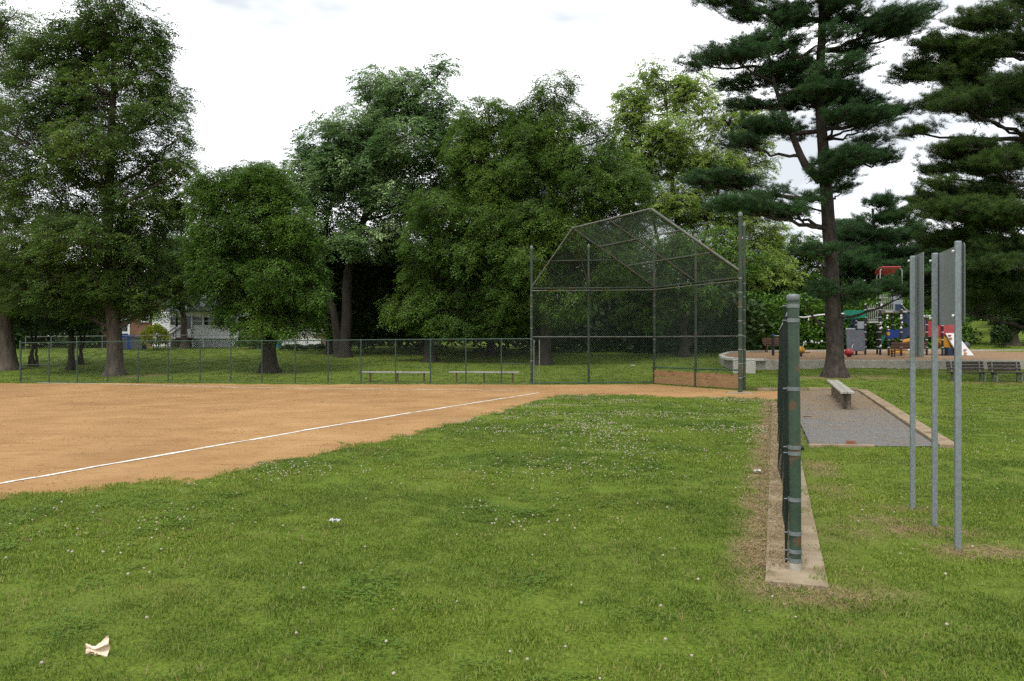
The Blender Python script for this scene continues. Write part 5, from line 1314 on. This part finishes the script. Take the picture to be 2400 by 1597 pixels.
# ------------------------------------------------------------------ playground
poly = MULCH_F + MULCH_B[::-1]
# mulch bed as a grid clipped to the kerb line
mb = MB(); mb.v = [(x, y, float(mulch_z(x, y)) - .05) for x, y in poly]; mb.f = [tuple(range(len(poly)))]
me = bpy.data.meshes.new('mulch_bed'); me.from_pydata(mb.v, [], mb.f)
import bmesh
bm = bmesh.new(); bm.from_mesh(me); bmesh.ops.triangulate(bm, faces=bm.faces[:]); 
for _ in range(4):
    es = [e for e in bm.edges if e.calc_length() > 1.2]
    if es: bmesh.ops.subdivide_edges(bm, edges=es, cuts=1, use_grid_fill=True)
    bmesh.ops.triangulate(bm, faces=bm.faces[:])
for v in bm.verts: v.co.z += (float(fnoise(v.co.x * 1.4, v.co.y * 1.4, 71)) - .5) * .07
bm.normal_update()
for f in bm.faces:
    if f.normal.z < 0: f.normal_flip()
bm.to_mesh(me); bm.free()
struct('mulch_bed', me, 'mulch', 'tan wood chip bed of the playground', 'mulch', smooth=True)
def wall_run(pts, th, zt, zb, n_sub):
    out = []
    s = [0]
    for a, b in zip(pts[:-1], pts[1:]): s.append(s[-1] + math.dist(a, b))
    ss = np.linspace(0, s[-1], n_sub); c = np.stack([np.interp(ss, s, [p[i] for p in pts]) for i in (0, 1)], -1)
    for _ in range(2): c[1:-1] = (c[:-2] + 2 * c[1:-1] + c[2:]) / 4
    d = np.gradient(c, axis=0); d /= np.linalg.norm(d, axis=1, keepdims=True); nn = np.stack([d[:, 1], -d[:, 0]], -1)
    V = []
    for i in range(n_sub):
        zt_ = mulch_z(*c[i]) + zt; g = gz(*c[i])
        a = c[i] + nn[i] * th / 2; b = c[i] - nn[i] * th / 2
        V += [(a[0], a[1], g + zb), (a[0], a[1], zt_ - .015), (a[0] - nn[i][0] * .015, a[1] - nn[i][1] * .015, zt_), (b[0], b[1], zt_), (b[0], b[1], g + zb)]
    mb = MB(); mb.v = V; mb.f = [tuple(f) for f in grid_faces(n_sub, 5)] + [tuple(range(5)), tuple(range((n_sub - 1) * 5 + 4, (n_sub - 1) * 5 - 1, -1))]
    return mb
pw = thing('playground_wall', 'low curved concrete wall around the front of the playground', 'wall', (14, 35.6, .3))
part('wall', wall_run(MULCH_F, .3, .02, -.3, 80), 'concrete', pw)
cap = [(11.7, 35.9), (10.8, 36.5), (10.5, 37.6), (10.6, 38.6)]
part('rim', wall_run([(x - .06, y - .04) for x, y in cap[::-1]], .5, .06, .42, 24), 'white_concrete', pw)
pk = thing('playground_kerb', 'pale kerb along the back of the playground', 'kerb', (24, 51, .9)); pk['kind'] = 'structure'
part('kerb_strip', wall_run(MULCH_B[::-1], .25, .05, -.3, 40), 'concrete', pk)
t = thing('concrete_block', 'white concrete block standing against the left end of the playground wall', 'block', (10.3, 34.6, gz(10.3, 34.6)))
g = gz(10.3, 34.6)
part('body', MB().box((10.33, 34.75, g + .26), (.95, .75, .62), Matrix.Rotation(-.25, 3, 'Z')), 'white_concrete', t, bevel=.02)
part('slab', MB().box((10.33, 34.75, g + .585), (.98, .78, .04), Matrix.Rotation(-.25, 3, 'Z')), 'white_concrete', t, bevel=.01)

YP = 44.0
def Q(px, py, dy=0.0): return P(px, py, YP + dy)
def zmul(px, dy=0.0): X = (px - CX0) / F0 * (YP + dy); return float(mulch_z(X, YP + dy)) - .1
ps = thing('play_structure', 'climbing structure with red hood, green chute, blue panels and red tower', 'playground equipment', (xat(2100, YP), YP, zmul(2100)))
def post(px, ytop, dy=0.0, r=.06, par=ps, clamps=True, mat='play_black'):
    a = Q(px, ytop, dy); o = part('post', MB().tube([(a.x, a.y, zmul(px, dy)), a], r, 8), mat, par, True)
    part('post_cap', MB().ball(a, r * 1.05, 8), 'play_silver', o, True)
    if clamps:
        for z in np.arange(zmul(px, dy) + .5, a.z, .42):
            part('clamp', MB().lathe([(r + .012, -.03), (r + .02, 0), (r + .012, .03)], (a.x, a.y, z), 8), 'play_silver', o, True)
    return o
for px, yt, dy in ((2007, 753, .3), (2028, 714, .2), (2056, 712, .9), (2063, 700, 0), (2091, 682, 1.2), (2113, 714, -.2), (2083, 774, -.9), (2112, 770, -1.1), (2172, 740, -.6), (2209, 764, -.8), (2234, 762, -.2), (2216, 770, 1.4), (2162, 750, .9)): post(px, yt, dy)
def slab(name, pts, th, mat, par=ps):   # panel through four photo points at given depths
    v = [Q(*p) for p in pts]; nrm = (v[1] - v[0]).cross(v[3] - v[0]).normalized()
    return part(name, MB().prism(v, nrm * th), mat, par)
def railing(x0, x1, y0, y1, dy, nb):
    o = part('railing', MB().tube([Q(x0, y0 + 9, dy), Q(x1, y0 + 9, dy)], .022, 6).tube([Q(x0, y1, dy), Q(x1, y1, dy)], .022, 6), 'play_silver', ps, True)
    for k, q in enumerate(np.linspace(x0, x1, nb)):
        part('bar', MB().tube([Q(q, y0 + 5 * abs((k / (nb - 1)) - .5), dy), Q(q, y1, dy)], .017, 6), 'play_silver', o, True)
railing(2034, 2057, 714, 750, .1, 6); railing(2067, 2090, 688, 727, .0, 6); railing(2034, 2057, 716, 750, 1.0, 6)
part('deck', MB().box((Q(2044, 755, .5).x, YP + .5, Q(2044, 755, .5).z), (.78, .9, .10)), 'play_silver', ps)
part('deck', MB().box((Q(2089, 731, .5).x, YP + .5, Q(2089, 731, .5).z), (1.22, 1.2, .10)), 'play_silver', ps)
part('deck', MB().box((Q(2205, 788, .5).x, YP + .3, Q(2205, 788, .5).z), (1.4, 1.3, .10)), 'play_silver', ps)
slab('side_panel', [(2093, 729, -.15), (2112, 729, -.15), (2112, 688, -.15), (2093, 688, -.15)], .04, 'play_lightgrey')
slab('window_panel', [(2098, 727, -.2), (2111, 727, -.2), (2111, 713, -.2), (2098, 713, -.2)], .02, 'play_navy')
# red hood on hoops
def arc(x0, z0, w, h, n, y): return [Vector((x0 + w * (1 - math.cos(a)), y, z0 + h * math.sin(a))) for a in np.linspace(0, math.pi / 2, n)]
def hoop(xl, xr, ytop, ybl, ybr, dy):
    a, b = Q(xl, ybl, dy), Q(xr, ybr, dy); zt = Q(xl, ytop, dy).z; pts = [a]
    for k in np.linspace(0, math.pi / 2, 6): pts.append(Vector((a.x + .22 * (1 - math.cos(k)), a.y, zt - .22 + .22 * math.sin(k))))
    for k in np.linspace(math.pi / 2, 0, 6): pts.append(Vector((b.x - .22 * (1 - math.cos(k)), b.y, zt - .22 + .22 * math.sin(k))))
    pts.append(b); part('hoop', MB().tube(pts, .03, 7), 'play_silver', ps, True)
hoop(2063, 2114, 628, 700, 714, -.1); hoop(2055, 2092, 640, 700, 700, 1.25)
mb = MB(); U = 8; Vv = []
for i in range(U + 1):
    t = i / U * math.pi / 2; py = 626 + 18 * (1 - math.cos(t)); dy = -.2 + 1.5 * math.sin(t); sx = -16 * math.sin(t)
    for px in (2066, 2111): Vv.append(Q(px + sx, py, dy))
mb.v = Vv; mb.f = [(2 * i, 2 * i + 1, 2 * i + 3, 2 * i + 2) for i in range(U)]
o = part('hood', mb, 'play_red', ps, True); md = o.modifiers.new('thick', 'SOLIDIFY'); md.thickness = .05
part('hood_rib', MB().tube([Q(2066, 626, -.24), Q(2111, 626, -.24)], .045, 8), 'play_red', ps, True)
# green chute, climbing wall, ladder
slab('chute_side', [(1979, 748, .2), (2029, 744, .2), (2029, 727, .2), (1979, 727, .2)], .06, 'play_green')
slab('chute_side', [(1979, 748, 1.0), (2029, 744, 1.0), (2029, 729, 1.0), (1979, 729, 1.0)], .06, 'play_green')
cw = slab('climbing_wall', [(1984, 823, .0), (2026, 823, .0), (2026, 772, .35), (1982, 772, .35)], .08, 'play_grey')
part('wall_top', MB().tube([Q(1982, 771, .35), Q(2028, 771, .35)], .04, 7), 'play_silver', cw, True)
for k, (px, py, m_) in enumerate(((1990, 778, 'play_red'), (2021, 785, 'play_red'), (2005, 806, 'play_red'), (1994, 793, 'play_green'), (2022, 800, 'play_green'), (2017, 812, 'play_lightgrey'), (1996, 817, 'play_yellow'), (2010, 788, 'play_blue'), (2000, 798, 'play_lightgrey'))):
    part('hold', MB().ball(Q(px, py, -.06 + .35 * (823 - py) / 51), .05, 6, .7), m_, cw, True)
slab('small_panel', [(2009, 770, .25), (2026, 770, .25), (2026, 753, .25), (2009, 753, .25)], .04, 'play_lightgrey')
for s in (0, 9): part('ladder_side', MB().bar(Q(1990 + s, 771, .9), Q(1998 + s, 748, .9), .06, .08), 'play_navy', ps)
for k in range(4): part('rung', MB().tube([Q(1991 + 2 * k, 768 - 6 * k, .9), Q(2000 + 2 * k, 768 - 6 * k, .9)], .02, 6), 'play_navy', ps, True)
# blue panels, slides
bl_ = slab('blue_panel', [(2079, 794, -.95), (2109, 790, -1.05), (2109, 773, -1.05), (2079, 773, -.95)], .05, 'play_blue')
part('sun_disc', MB().lathe([(.10, -.02), (.10, .02)], Q(2083, 782, -1.0), 12, Matrix.Rotation(math.pi / 2, 3, 'X')), 'play_yellow', bl_)
slab('slide_side', [(2113, 798, -1.0), (2134, 784, -.9), (2134, 763, -.9), (2113, 772, -1.0)], .05, 'play_navy')
slab('slide_bed', [(2110, 806, -.5), (2135, 800, -.4), (2135, 794, .3), (2110, 799, .3)], .05, 'play_yellow')
slab('slide_foot', [(2085, 828, -.9), (2120, 828, -.9), (2120, 819, -.6), (2085, 819, -.6)], .05, 'play_yellow')
slab('chute_side', [(2114, 752, .2), (2140, 770, .2), (2140, 748, .2), (2114, 720, .2)], .05, 'play_navy')
part('handrail', MB().tube([Q(2114, 714, .1), Q(2120, 722, .1), Q(2140, 738, .1)], .025, 6), 'play_silver', ps, True)
slab('green_panel', [(2064, 812, .6), (2074, 790, .6), (2074, 786, .6), (2064, 786, .6)], .05, 'play_green')
slab('yellow_panel', [(2166, 788, -.1), (2172, 788, -.1), (2172, 748, -.1), (2168, 748, -.1)], .05, 'play_yellow')
slab('blue_panel', [(2162, 786, .4), (2166, 786, .4), (2166, 750, .4), (2162, 750, .4)], .05, 'play_blue')
slab('red_panel', [(2174, 788, -.5), (2209, 788, -.65), (2209, 754, -.65), (2174, 752, -.5)], .05, 'play_red')
slab('red_panel', [(2210, 785, -.65), (2237, 783, -.2), (2237, 756, -.2), (2210, 758, -.65)], .05, 'play_red')
v = [Q(2196, 786, -.6), Q(2212, 786, -.65), Q(2232, 806, -.7), Q(2232, 815, -.7), Q(2214, 814, -.65), Q(2200, 802, -.6)]
part('curved_slide', MB().prism(v, (0, .7, 0)), 'play_yellow', ps)
slab('box_panel', [(2213, 834, -.65), (2232, 834, -.55), (2232, 815, -.55), (2213, 815, -.65)], .3, 'play_navy')
rp = slab('climbing_ramp', [(2246, 834, -1.1), (2281, 834, -1.0), (2238, 782, -.5), (2214, 782, -.6)], .07, 'play_white')
for px, py, m_ in ((2226, 786, 'play_red'), (2228, 793, 'play_yellow'), (2262, 820, 'play_red'), (2263, 828, 'play_yellow'), (2243, 803, 'play_red')):
    part('hold', MB().box(Q(px, py, -1.1 + .5 * (834 - py) / 52 - .12), (.16, .1, .07)), m_, rp, bevel=.02)
part('ramp_foot', MB().tube([Q(2279, 834, -1.0), Q(2279, 838, -1.0)], .02, 5), 'play_silver', rp)
part('dark_ball', MB().ball(Q(2264, 810, .3), .21, 12), 'play_grey', ps, True)
for px, py, dy in ((2080, 740, -.3), (2079, 746, -.3), (2112, 740, -.4), (2112, 746, -.4), (2064, 757, -.2), (2066, 768, -.2), (2063, 770, -.2), (2081, 767, -.4), (2112, 768, -.4), (2114, 756, -.3), (2064, 811, -.3), (2066, 717, -.1), (2066, 714, -.1), (2178, 741, -.4), (2166, 741, -.3), (2153, 741, .2)):
    part('joint_ball', MB().ball(Q(px, py, dy), .065, 8), 'play_white', ps, True)
for a, b in (((2064, 770), (2081, 794)), ((2081, 768), (2064, 811)), ((2081, 746), (2064, 757)), ((2112, 746), (2112, 768))):
    part('net_rope', MB().tube([Q(*a, -.25), Q(*b, -.25)], .014, 5), 'play_grey', ps)

tr_ = thing('track_ride', 'white wavy overhead track with hanging handles left of the climbing wall', 'playground equipment', (xat(1910, YP + 2), YP + 2, zmul(1910, 2)))
pts = [Q(1872, 743, 2), Q(1884, 744, 2), Q(1896, 742, 2), Q(1915, 739, 2), Q(1935, 737, 2), Q(1952, 736, 2), Q(1982, 735, 1.6)]
part('track', MB().tube(pts, .045, 8), 'play_white', tr_, True)
for px, py in ((1895, 744), (1936, 739)):
    h = part('handle', MB().tube([Q(px, py, 2), Q(px, py + 7, 2)], .035, 6), 'play_white', tr_)
    part('strap', MB().tube([Q(px, py + 7, 2), Q(px + 3, py + 30, 2)], .012, 4), 'play_grey', h)
for px, yt in ((1872, 742), (1975, 734)): 
    a = Q(px, yt, 2); part('post', MB().tube([(a.x, a.y, zmul(px, 2)), a], .06, 8), 'play_black', tr_, True)
rb = thing('ball_rope', 'rope strung with white balls in front of the dark hedge', 'playground equipment', (xat(1915, YP + 3), YP + 3, zmul(1915, 3)))
part('rope', MB().tube([Q(1868, 808, 3), Q(1884, 803, 3), Q(1905, 802, 3), Q(1930, 801, 3), Q(1952, 806, 3)], .012, 5), 'play_grey', rb)
for px, py, r in ((1884, 803, .05), (1888, 801, .06), (1903, 801, .08), (1912, 803, .05), (1919, 804, .06), (1926, 800, .075), (1942, 801, .06), (1947, 804, .05)):
    part('ball', MB().ball(Q(px, py, 3), r, 8), 'play_white', rb, True)
for px in (1868, 1952): a = Q(px, 800, 3); part('post', MB().tube([(a.x, a.y, zmul(px, 3)), a], .05, 7), 'play_black', rb, True)
def spring_toy(px, py, dy, mat, label, hb):
    a = Q(px, py, dy); g = zmul(px, dy); t = thing('spring_rider', label, 'spring rider', (a.x, a.y, g), 'spring riders')
    pts = [Vector((a.x + .09 * math.cos(k), a.y + .09 * math.sin(k), g + (a.z - .2 - g) * k / 25)) for k in np.linspace(0, 25, 60)]
    part('spring', MB().tube(pts, .018, 5), 'play_grey', t)
    part('body', MB().ball(a, .24, 12, .9), mat, t, True)
    part('handlebar', MB().tube([a + Vector((.05, -.2, .2)), a + Vector((.22, 0, .42)), a + Vector((.3, .2, .3))], .025, 6), 'play_silver', t, True)
    part('footrest', MB().bar(a + Vector((-.1, -.22, -.14)), a + Vector((.42, -.22, -.12)), .06, .04), 'play_black', t)
spring_toy(1876, 821, -2.0, 'play_yellow', 'yellow ball shaped spring rider beside the near green post', 1)
spring_toy(1990, 826, -2.6, 'play_red', 'red ball shaped spring rider at the foot of the climbing wall', 1)
bp_ = thing('play_post', 'short black post with a silver bar at the left end of the playground', 'playground equipment', (xat(1812, 43), 43, zmul(1812, -1)))
a = P(1812, 786, 43.0); part('post', MB().tube([(a.x, a.y, zmul(1812, -1)), a], .075, 8), 'play_black', bp_, True); part('cap', MB().ball(a, .08, 8), 'play_blue', bp_, True)
part('bar', MB().tube([a + Vector((.05, 0, -.02)), P(1872, 789, 43.0)], .028, 6), 'play_silver', bp_, True)
a = P(1872, 787, 43.0); part('post', MB().tube([(a.x, a.y, zmul(1872, -1)), a], .06, 8), 'play_black', bp_, True)

# benches by the playground
def park_bench(name, label, c, w, mat, legmat, rz, hback=.42, sc=1.0, cat='bench', group='park benches', slats=3, backgap=0, base=None):
    g = gz(c[0], c[1]) if base is None else base; t = thing(name, label, cat, (c[0], c[1], g), group); R = Matrix.Rotation(rz, 3, 'Z')
    def W(x, y, z): return Vector((c[0], c[1], g)) + R @ Vector((x, y, z)) * sc
    for k in range(slats): part('seat_slat', MB().bar(W(-w / 2, .10 + .155 * k, .43), W(w / 2, .10 + .155 * k, .43), .135 * sc, .045 * sc), mat, t, bevel=.008)
    for k in range(3): part('back_slat', MB().bar(W(-w / 2, .03 - .035 * k, .56 + .145 * k), W(w / 2, .03 - .035 * k, .56 + .145 * k), .045 * sc, .125 * sc), mat, t, bevel=.008)
    for s in (-.38, .38):
        x = s * w
        part('leg', MB().bar(W(x, .08, 0), W(x, .08, .43), .07 * sc, .07 * sc, (0, 1, 0)), legmat, t); part('leg', MB().bar(W(x, .42, 0), W(x, .42, .43), .07 * sc, .07 * sc, (0, 1, 0)), legmat, t)
        part('back_support', MB().bar(W(x, .06, .35), W(x, -.03, .92), .06 * sc, .05 * sc, (0, 1, 0)), legmat, t); part('seat_support', MB().bar(W(x, .0, .385), W(x, .5, .385), .06 * sc, .05 * sc), legmat, t)
park_bench('park_bench', 'dark weathered slat bench on the lawn, partly behind the nearest sign post', (17.55, 30.25), 1.75, 'dark_bench_wood', 'grey_pipe', math.pi + .05, sc=.84)
park_bench('park_bench', 'dark weathered slat bench on the lawn at the right edge', (19.0, 30.15), 1.45, 'dark_bench_wood', 'grey_pipe', math.pi - .05, sc=.84)
park_bench('park_bench', 'reddish brown slat bench in front of the hedge at the left end of the playground', (xat(1815, 49), 49.0), 1.6, 'brown_bench_wood', 'brown_leg', math.pi, sc=.95, base=.85)
park_bench('park_bench', 'brown slat bench with pale legs inside the playground behind the narrow sign', (xat(2130, 40.5), 40.5), 2.1, 'brown_bench_wood', 'brown_leg', 0.0, sc=.88, base=.66)

# ------------------------------------------------------------------ grass
def blade_clump(name, n, R, h0, h1, w, mat, lean=.5, seed=1, flat=False):
    r = np.random.default_rng(seed)
    a = r.uniform(0, 6.283, n); rad = R * np.sqrt(r.uniform(0, 1, n)); x = rad * np.cos(a); y = rad * np.sin(a)
    h = r.uniform(h0, h1, n); d = r.uniform(0, 6.283, n); ln = r.uniform(.1, lean, n) * h * 1.6; s = d + 1.57 + r.uniform(-.4, .4, n)
    base = np.stack([x, y, np.full(n, -.01)], -1); dv = np.stack([np.cos(d), np.sin(d), 0 * d], -1); sv = np.stack([np.cos(s), np.sin(s), 0 * s], -1) * (w * r.uniform(.7, 1.3, n))[:, None] * .5
    mid = base + dv * (ln * .35)[:, None] + np.array([0, 0, 1]) * (h * .6)[:, None]; tip = base + dv * ln[:, None] + np.array([0, 0, 1]) * (h * (.8 if flat else .95))[:, None]
    V = np.stack([base - sv, base + sv, mid + sv * .8, mid - sv * .8, tip], 1).reshape(-1, 3)
    o = np.arange(n)[:, None] * 5
    T = np.concatenate([o + np.array([[0, 1, 2]]), o + np.array([[0, 2, 3]]), o + np.array([[3, 2, 4]])], 1).reshape(-1, 3)
    me = np_mesh(name, V, T); me.materials.append(MATS[mat]); return me
def clover_clump(name, n, R, seed=2):
    r = np.random.default_rng(seed); V = []; Fq = []
    for i in range(n):
        a = r.uniform(0, 6.283); rad = R * math.sqrt(r.uniform()); c = np.array([rad * math.cos(a), rad * math.sin(a), r.uniform(.010, .027)]); t0 = r.uniform(0, 6.28)
        for k in range(3):
            t = t0 + k * 2.094; d = np.array([math.cos(t), math.sin(t), r.uniform(-.1, .35)]); s = np.array([-math.sin(t), math.cos(t), 0]); l = r.uniform(.008, .013)
            o = len(V); V += [c, c + d * l * .7 + s * l * .55, c + d * l * 1.25, c + d * l * .7 - s * l * .55]; Fq.append((o, o + 1, o + 2, o + 3))
    me = np_mesh(name, np.array(V), np.array(Fq)); me.materials.append(MATS['clover_leaf']); return me
def flower_mesh(name, seed):
    mb = MB().ball((0, 0, .038), .0084, 7, .85); me = bpy.data.meshes.new(name); me.from_pydata(mb.v, [], mb.f); me.materials.append(MATS['clover_bloom']); return me
def frustum_pts(n, y0, y1, mgn=1.25, extra=1.5):
    """random ground points within (and a little beyond) what the camera sees, even per area"""
    y = np.sqrt(rng.uniform(y0 ** 2, y1 ** 2, n)); x = rng.uniform(-1, 1, n) * (y * .656 * mgn + extra)
    return x, y
def lawn_ok(x, y, soft=.1):
    e = near_edge(x); edge = (y > e + rng.exponential(.10, len(x)) - .04) & (y < far_edge(x) + .12 - rng.exponential(.06, len(x))) & (x < 8.7)
    return ~(edge | in_pad(x, y, .08) | in_strip(x, y, .05) | in_mulch(x, y))
def place(x, y, s0, s1, tilt=.1):
    z = gz(x, y) + (fnoise(x * 1.3, y * 1.3, 31) - .5) * .03
    rot = np.stack([rng.normal(0, tilt, len(x)), rng.normal(0, tilt, len(x)), rng.uniform(0, 6.283, len(x))], -1)
    return np.stack([x, y, z], -1), rot, rng.uniform(s0, s1, len(x))
def area(y0, y1, mgn=1.25, extra=1.5): return .656 * mgn * (y1 ** 2 - y0 ** 2) + 2 * extra * (y1 - y0)
for (y0, y1, den, s0, s1, nm, nb, w) in ((2.6, 8, 84, .8, 1.3, 'near', 210, .0046), (8, 15, 48, .85, 1.35, 'middle', 160, .0065), (15, 26, 18, 1.0, 1.5, 'far', 130, .010), (26, 62, 6, 1.1, 1.7, 'back', 120, .014)):
    x, y = frustum_pts(int(area(y0, y1) * den), y0, y1); ok = lawn_ok(x, y); bz = bare(x, y); ok &= rng.uniform(0, 1, len(x)) > bz * 1.02
    for r in BUILT: ok &= ~((x > r[0]) & (x < r[2]) & (y > r[1]) & (y < r[3]))
    x, y = x[ok], y[ok]; p, ro, s = place(x, y, s0, s1); s *= .75 + .5 * fnoise(x * .8, y * .8, 81)
    scatter('grass', {'near': 'short green lawn grass nearest the camera', 'middle': 'green lawn grass between the infield and the dugout fence', 'far': 'green lawn grass in front of the backstop', 'back': 'shaded lawn grass behind the fence and under the trees'}[nm], 'grass', p, ro, s, blade_clump('grass_' + nm, nb, .17, .010, .029, w, 'grass_blade', .55, 3))
# clover
x, y = frustum_pts(30000, 3, 25, 1.1, .5); ok = lawn_ok(x, y) & (bare(x, y) < .2) & (fnoise(x * .7 + 3, y * .7, 91) + rng.normal(0, .06, len(x)) > .56) & (rng.uniform(0, 1, len(x)) < .35) & (fence_d(x, y) < -.7)
x, y = x[ok], y[ok]; p, ro, s = place(x, y, .8, 1.3); scatter('clover', 'round leaved clover patches in the lawn', 'clover', p, ro, s, clover_clump('clover_leaves', 70, .15))
# clover blooms
x, y = frustum_pts(130000, 3, 25, 1.05, .3)
dn = np.clip(fnoise(x * .75 + 3, y * .75, 91) * 2.6 - 1.05, 0, 1) ** 1.5 * (.10 + .9 * np.clip((y - 6) / 8, 0, 1)) + .012
dn *= np.where((y > 12) & (x > -2), .75, 1.0) * np.where(fence_d(x, y) > 0, .10, 1)
ok = lawn_ok(x, y) & (rng.uniform(0, 1, len(x)) < dn * .62)
x, y = x[ok], y[ok]; p, ro, s = place(x, y, .75, 1.25, .25); s *= np.where(y > 11, 1.12, 1.0); scatter('clover_blooms', 'small white clover blossoms dotted over the lawn', 'flowers', p, ro, s, flower_mesh('clover_bloom', 1)); STAT['blooms'] = len(x)
# dry clippings on the bare places
x, y = frustum_pts(110000, 3, 24, 1.0, .2); bz = bare(x, y); st_ = in_strip(x, y) & (fence_d(x, y) < -.015) & (fnoise(x * 2, y * 1.2, 95) > .30) & (y > 5.3 + .1 * fnoise(x * 9, y * 0, 5))
ok = ((bz > .25) & (rng.uniform(0, 1, len(x)) < bz * .9) & ~in_strip(x, y) & ~in_pad(x, y) & ~in_field(x, y)) | st_
x, y = x[ok], y[ok]; p, ro, s = place(x, y, .7, 1.2); p[:, 2] += np.where(in_strip(x, y), .018, 0)
scatter('dry_clippings', 'dry straw coloured clippings along the dugout fence and around the sign posts', 'dry grass', p, ro, s, blade_clump('straw_clump', 26, .14, .006, .026, .0045, 'straw', 3.2, 6, True))
# taller pale seed stalks
x, y = frustum_pts(1500, 2.6, 9, 1.1, .5); ok = lawn_ok(x, y) & (fnoise(x * .9, y * .9, 97) > .55)
x, y = x[ok], y[ok]; p, ro, s = place(x, y, .8, 1.2); scatter('seed_stalks', 'pale dry stalks standing in the near lawn', 'dry grass', p, ro, s, blade_clump('stalk_clump', 9, .14, .03, .062, .0035, 'straw', .7, 8))
# tufts creeping onto the clay
x, y = frustum_pts(40000, 6, 31, 1.05, .3); e = near_edge(x)
ok = in_field(x, y) & ((rng.uniform(0, 1, len(x)) < .35 * np.exp(-(y - e) / .22)) | ((rng.uniform(0, 1, len(x)) < .5 * np.exp(-(far_edge(x) - y) / .12))) | (rng.uniform(0, 1, len(x)) < .0025) | ((((x - 6.0) / .7) ** 2 + ((y - 24.0) / .5) ** 2 < 1) & (rng.uniform(0, 1, len(x)) < .5)))
x, y = x[ok], y[ok]; p, ro, s = place(x, y, .35, .8); scatter('edge_tufts', 'small grass tufts creeping over the edge of the clay', 'grass', p, ro, s, blade_clump('tuft', 34, .10, .02, .06, .006, 'grass_blade', .9, 9))
# pebbles on the gravel, crumbs on the clay
def stone_mesh(name, mat, r, seed):
    rr = random.Random(seed); mb = MB().ball((0, 0, r * .25), r, 6, .6); mb.v = [tuple(c * rr.uniform(.8, 1.2) for c in v) for v in mb.v]
    me = bpy.data.meshes.new(name); me.from_pydata(mb.v, [], mb.f); me.materials.append(MATS[mat]); return me
n = 26000; x = rng.uniform(4, 10.8, n); y = rng.uniform(11.4, 23.9, n)
ok = in_pad(x, y, -.05) & (x < 6.12 + (y - 11.38) * .3476) & (rng.uniform(0, 1, n) < np.clip(1.5 - (y - 11) / 9, .25, 1)); x, y = x[ok], y[ok]
p, ro, s = place(x, y, .5, 1.5, .6); p[:, 2] = gz(x, y) + .014 + (fnoise(x * 3, y * 3, 61) - .5) * .02
k = rng.uniform(0, 1, len(x)) < .6
scatter('gravel', 'loose grey gravel on the bench area floor', 'gravel', p[k], ro[k], s[k], stone_mesh('grey_pebble', 'grey_stone', .008, 1))
scatter('gravel', 'loose tan gravel on the bench area floor', 'gravel', p[~k], ro[~k], s[~k], stone_mesh('tan_pebble', 'tan_stone', .008, 2))
x, y = frustum_pts(90000, 7, 34, 1.05, .3); ok = in_field(x, y) & (fnoise(x * .9, y * .9, 103) + rng.normal(0, .12, len(x)) > .63); x, y = x[ok], y[ok]
p, ro, s = place(x, y, .4, 1.6, .5); p[:, 2] = clay_z(x, y)
scatter('clay_crumbs', 'crumbs and clods of clay strewn over the infield', 'clay', p, ro, s, stone_mesh('clay_crumb', 'clay_crumb', .007, 3))
tri = sum(sum(len(p.vertices) - 2 for p in o.data.polygons) for o in bpy.data.objects if o.type == 'MESH' and len(o.data.polygons) < 3000) + sum(len(o.data.polygons) * (2 if len(o.data.polygons[0].vertices) == 4 else 1) for o in bpy.data.objects if o.type == 'MESH' and len(o.data.polygons) >= 3000)
print('STAT', STAT, 'TRIS', tri)
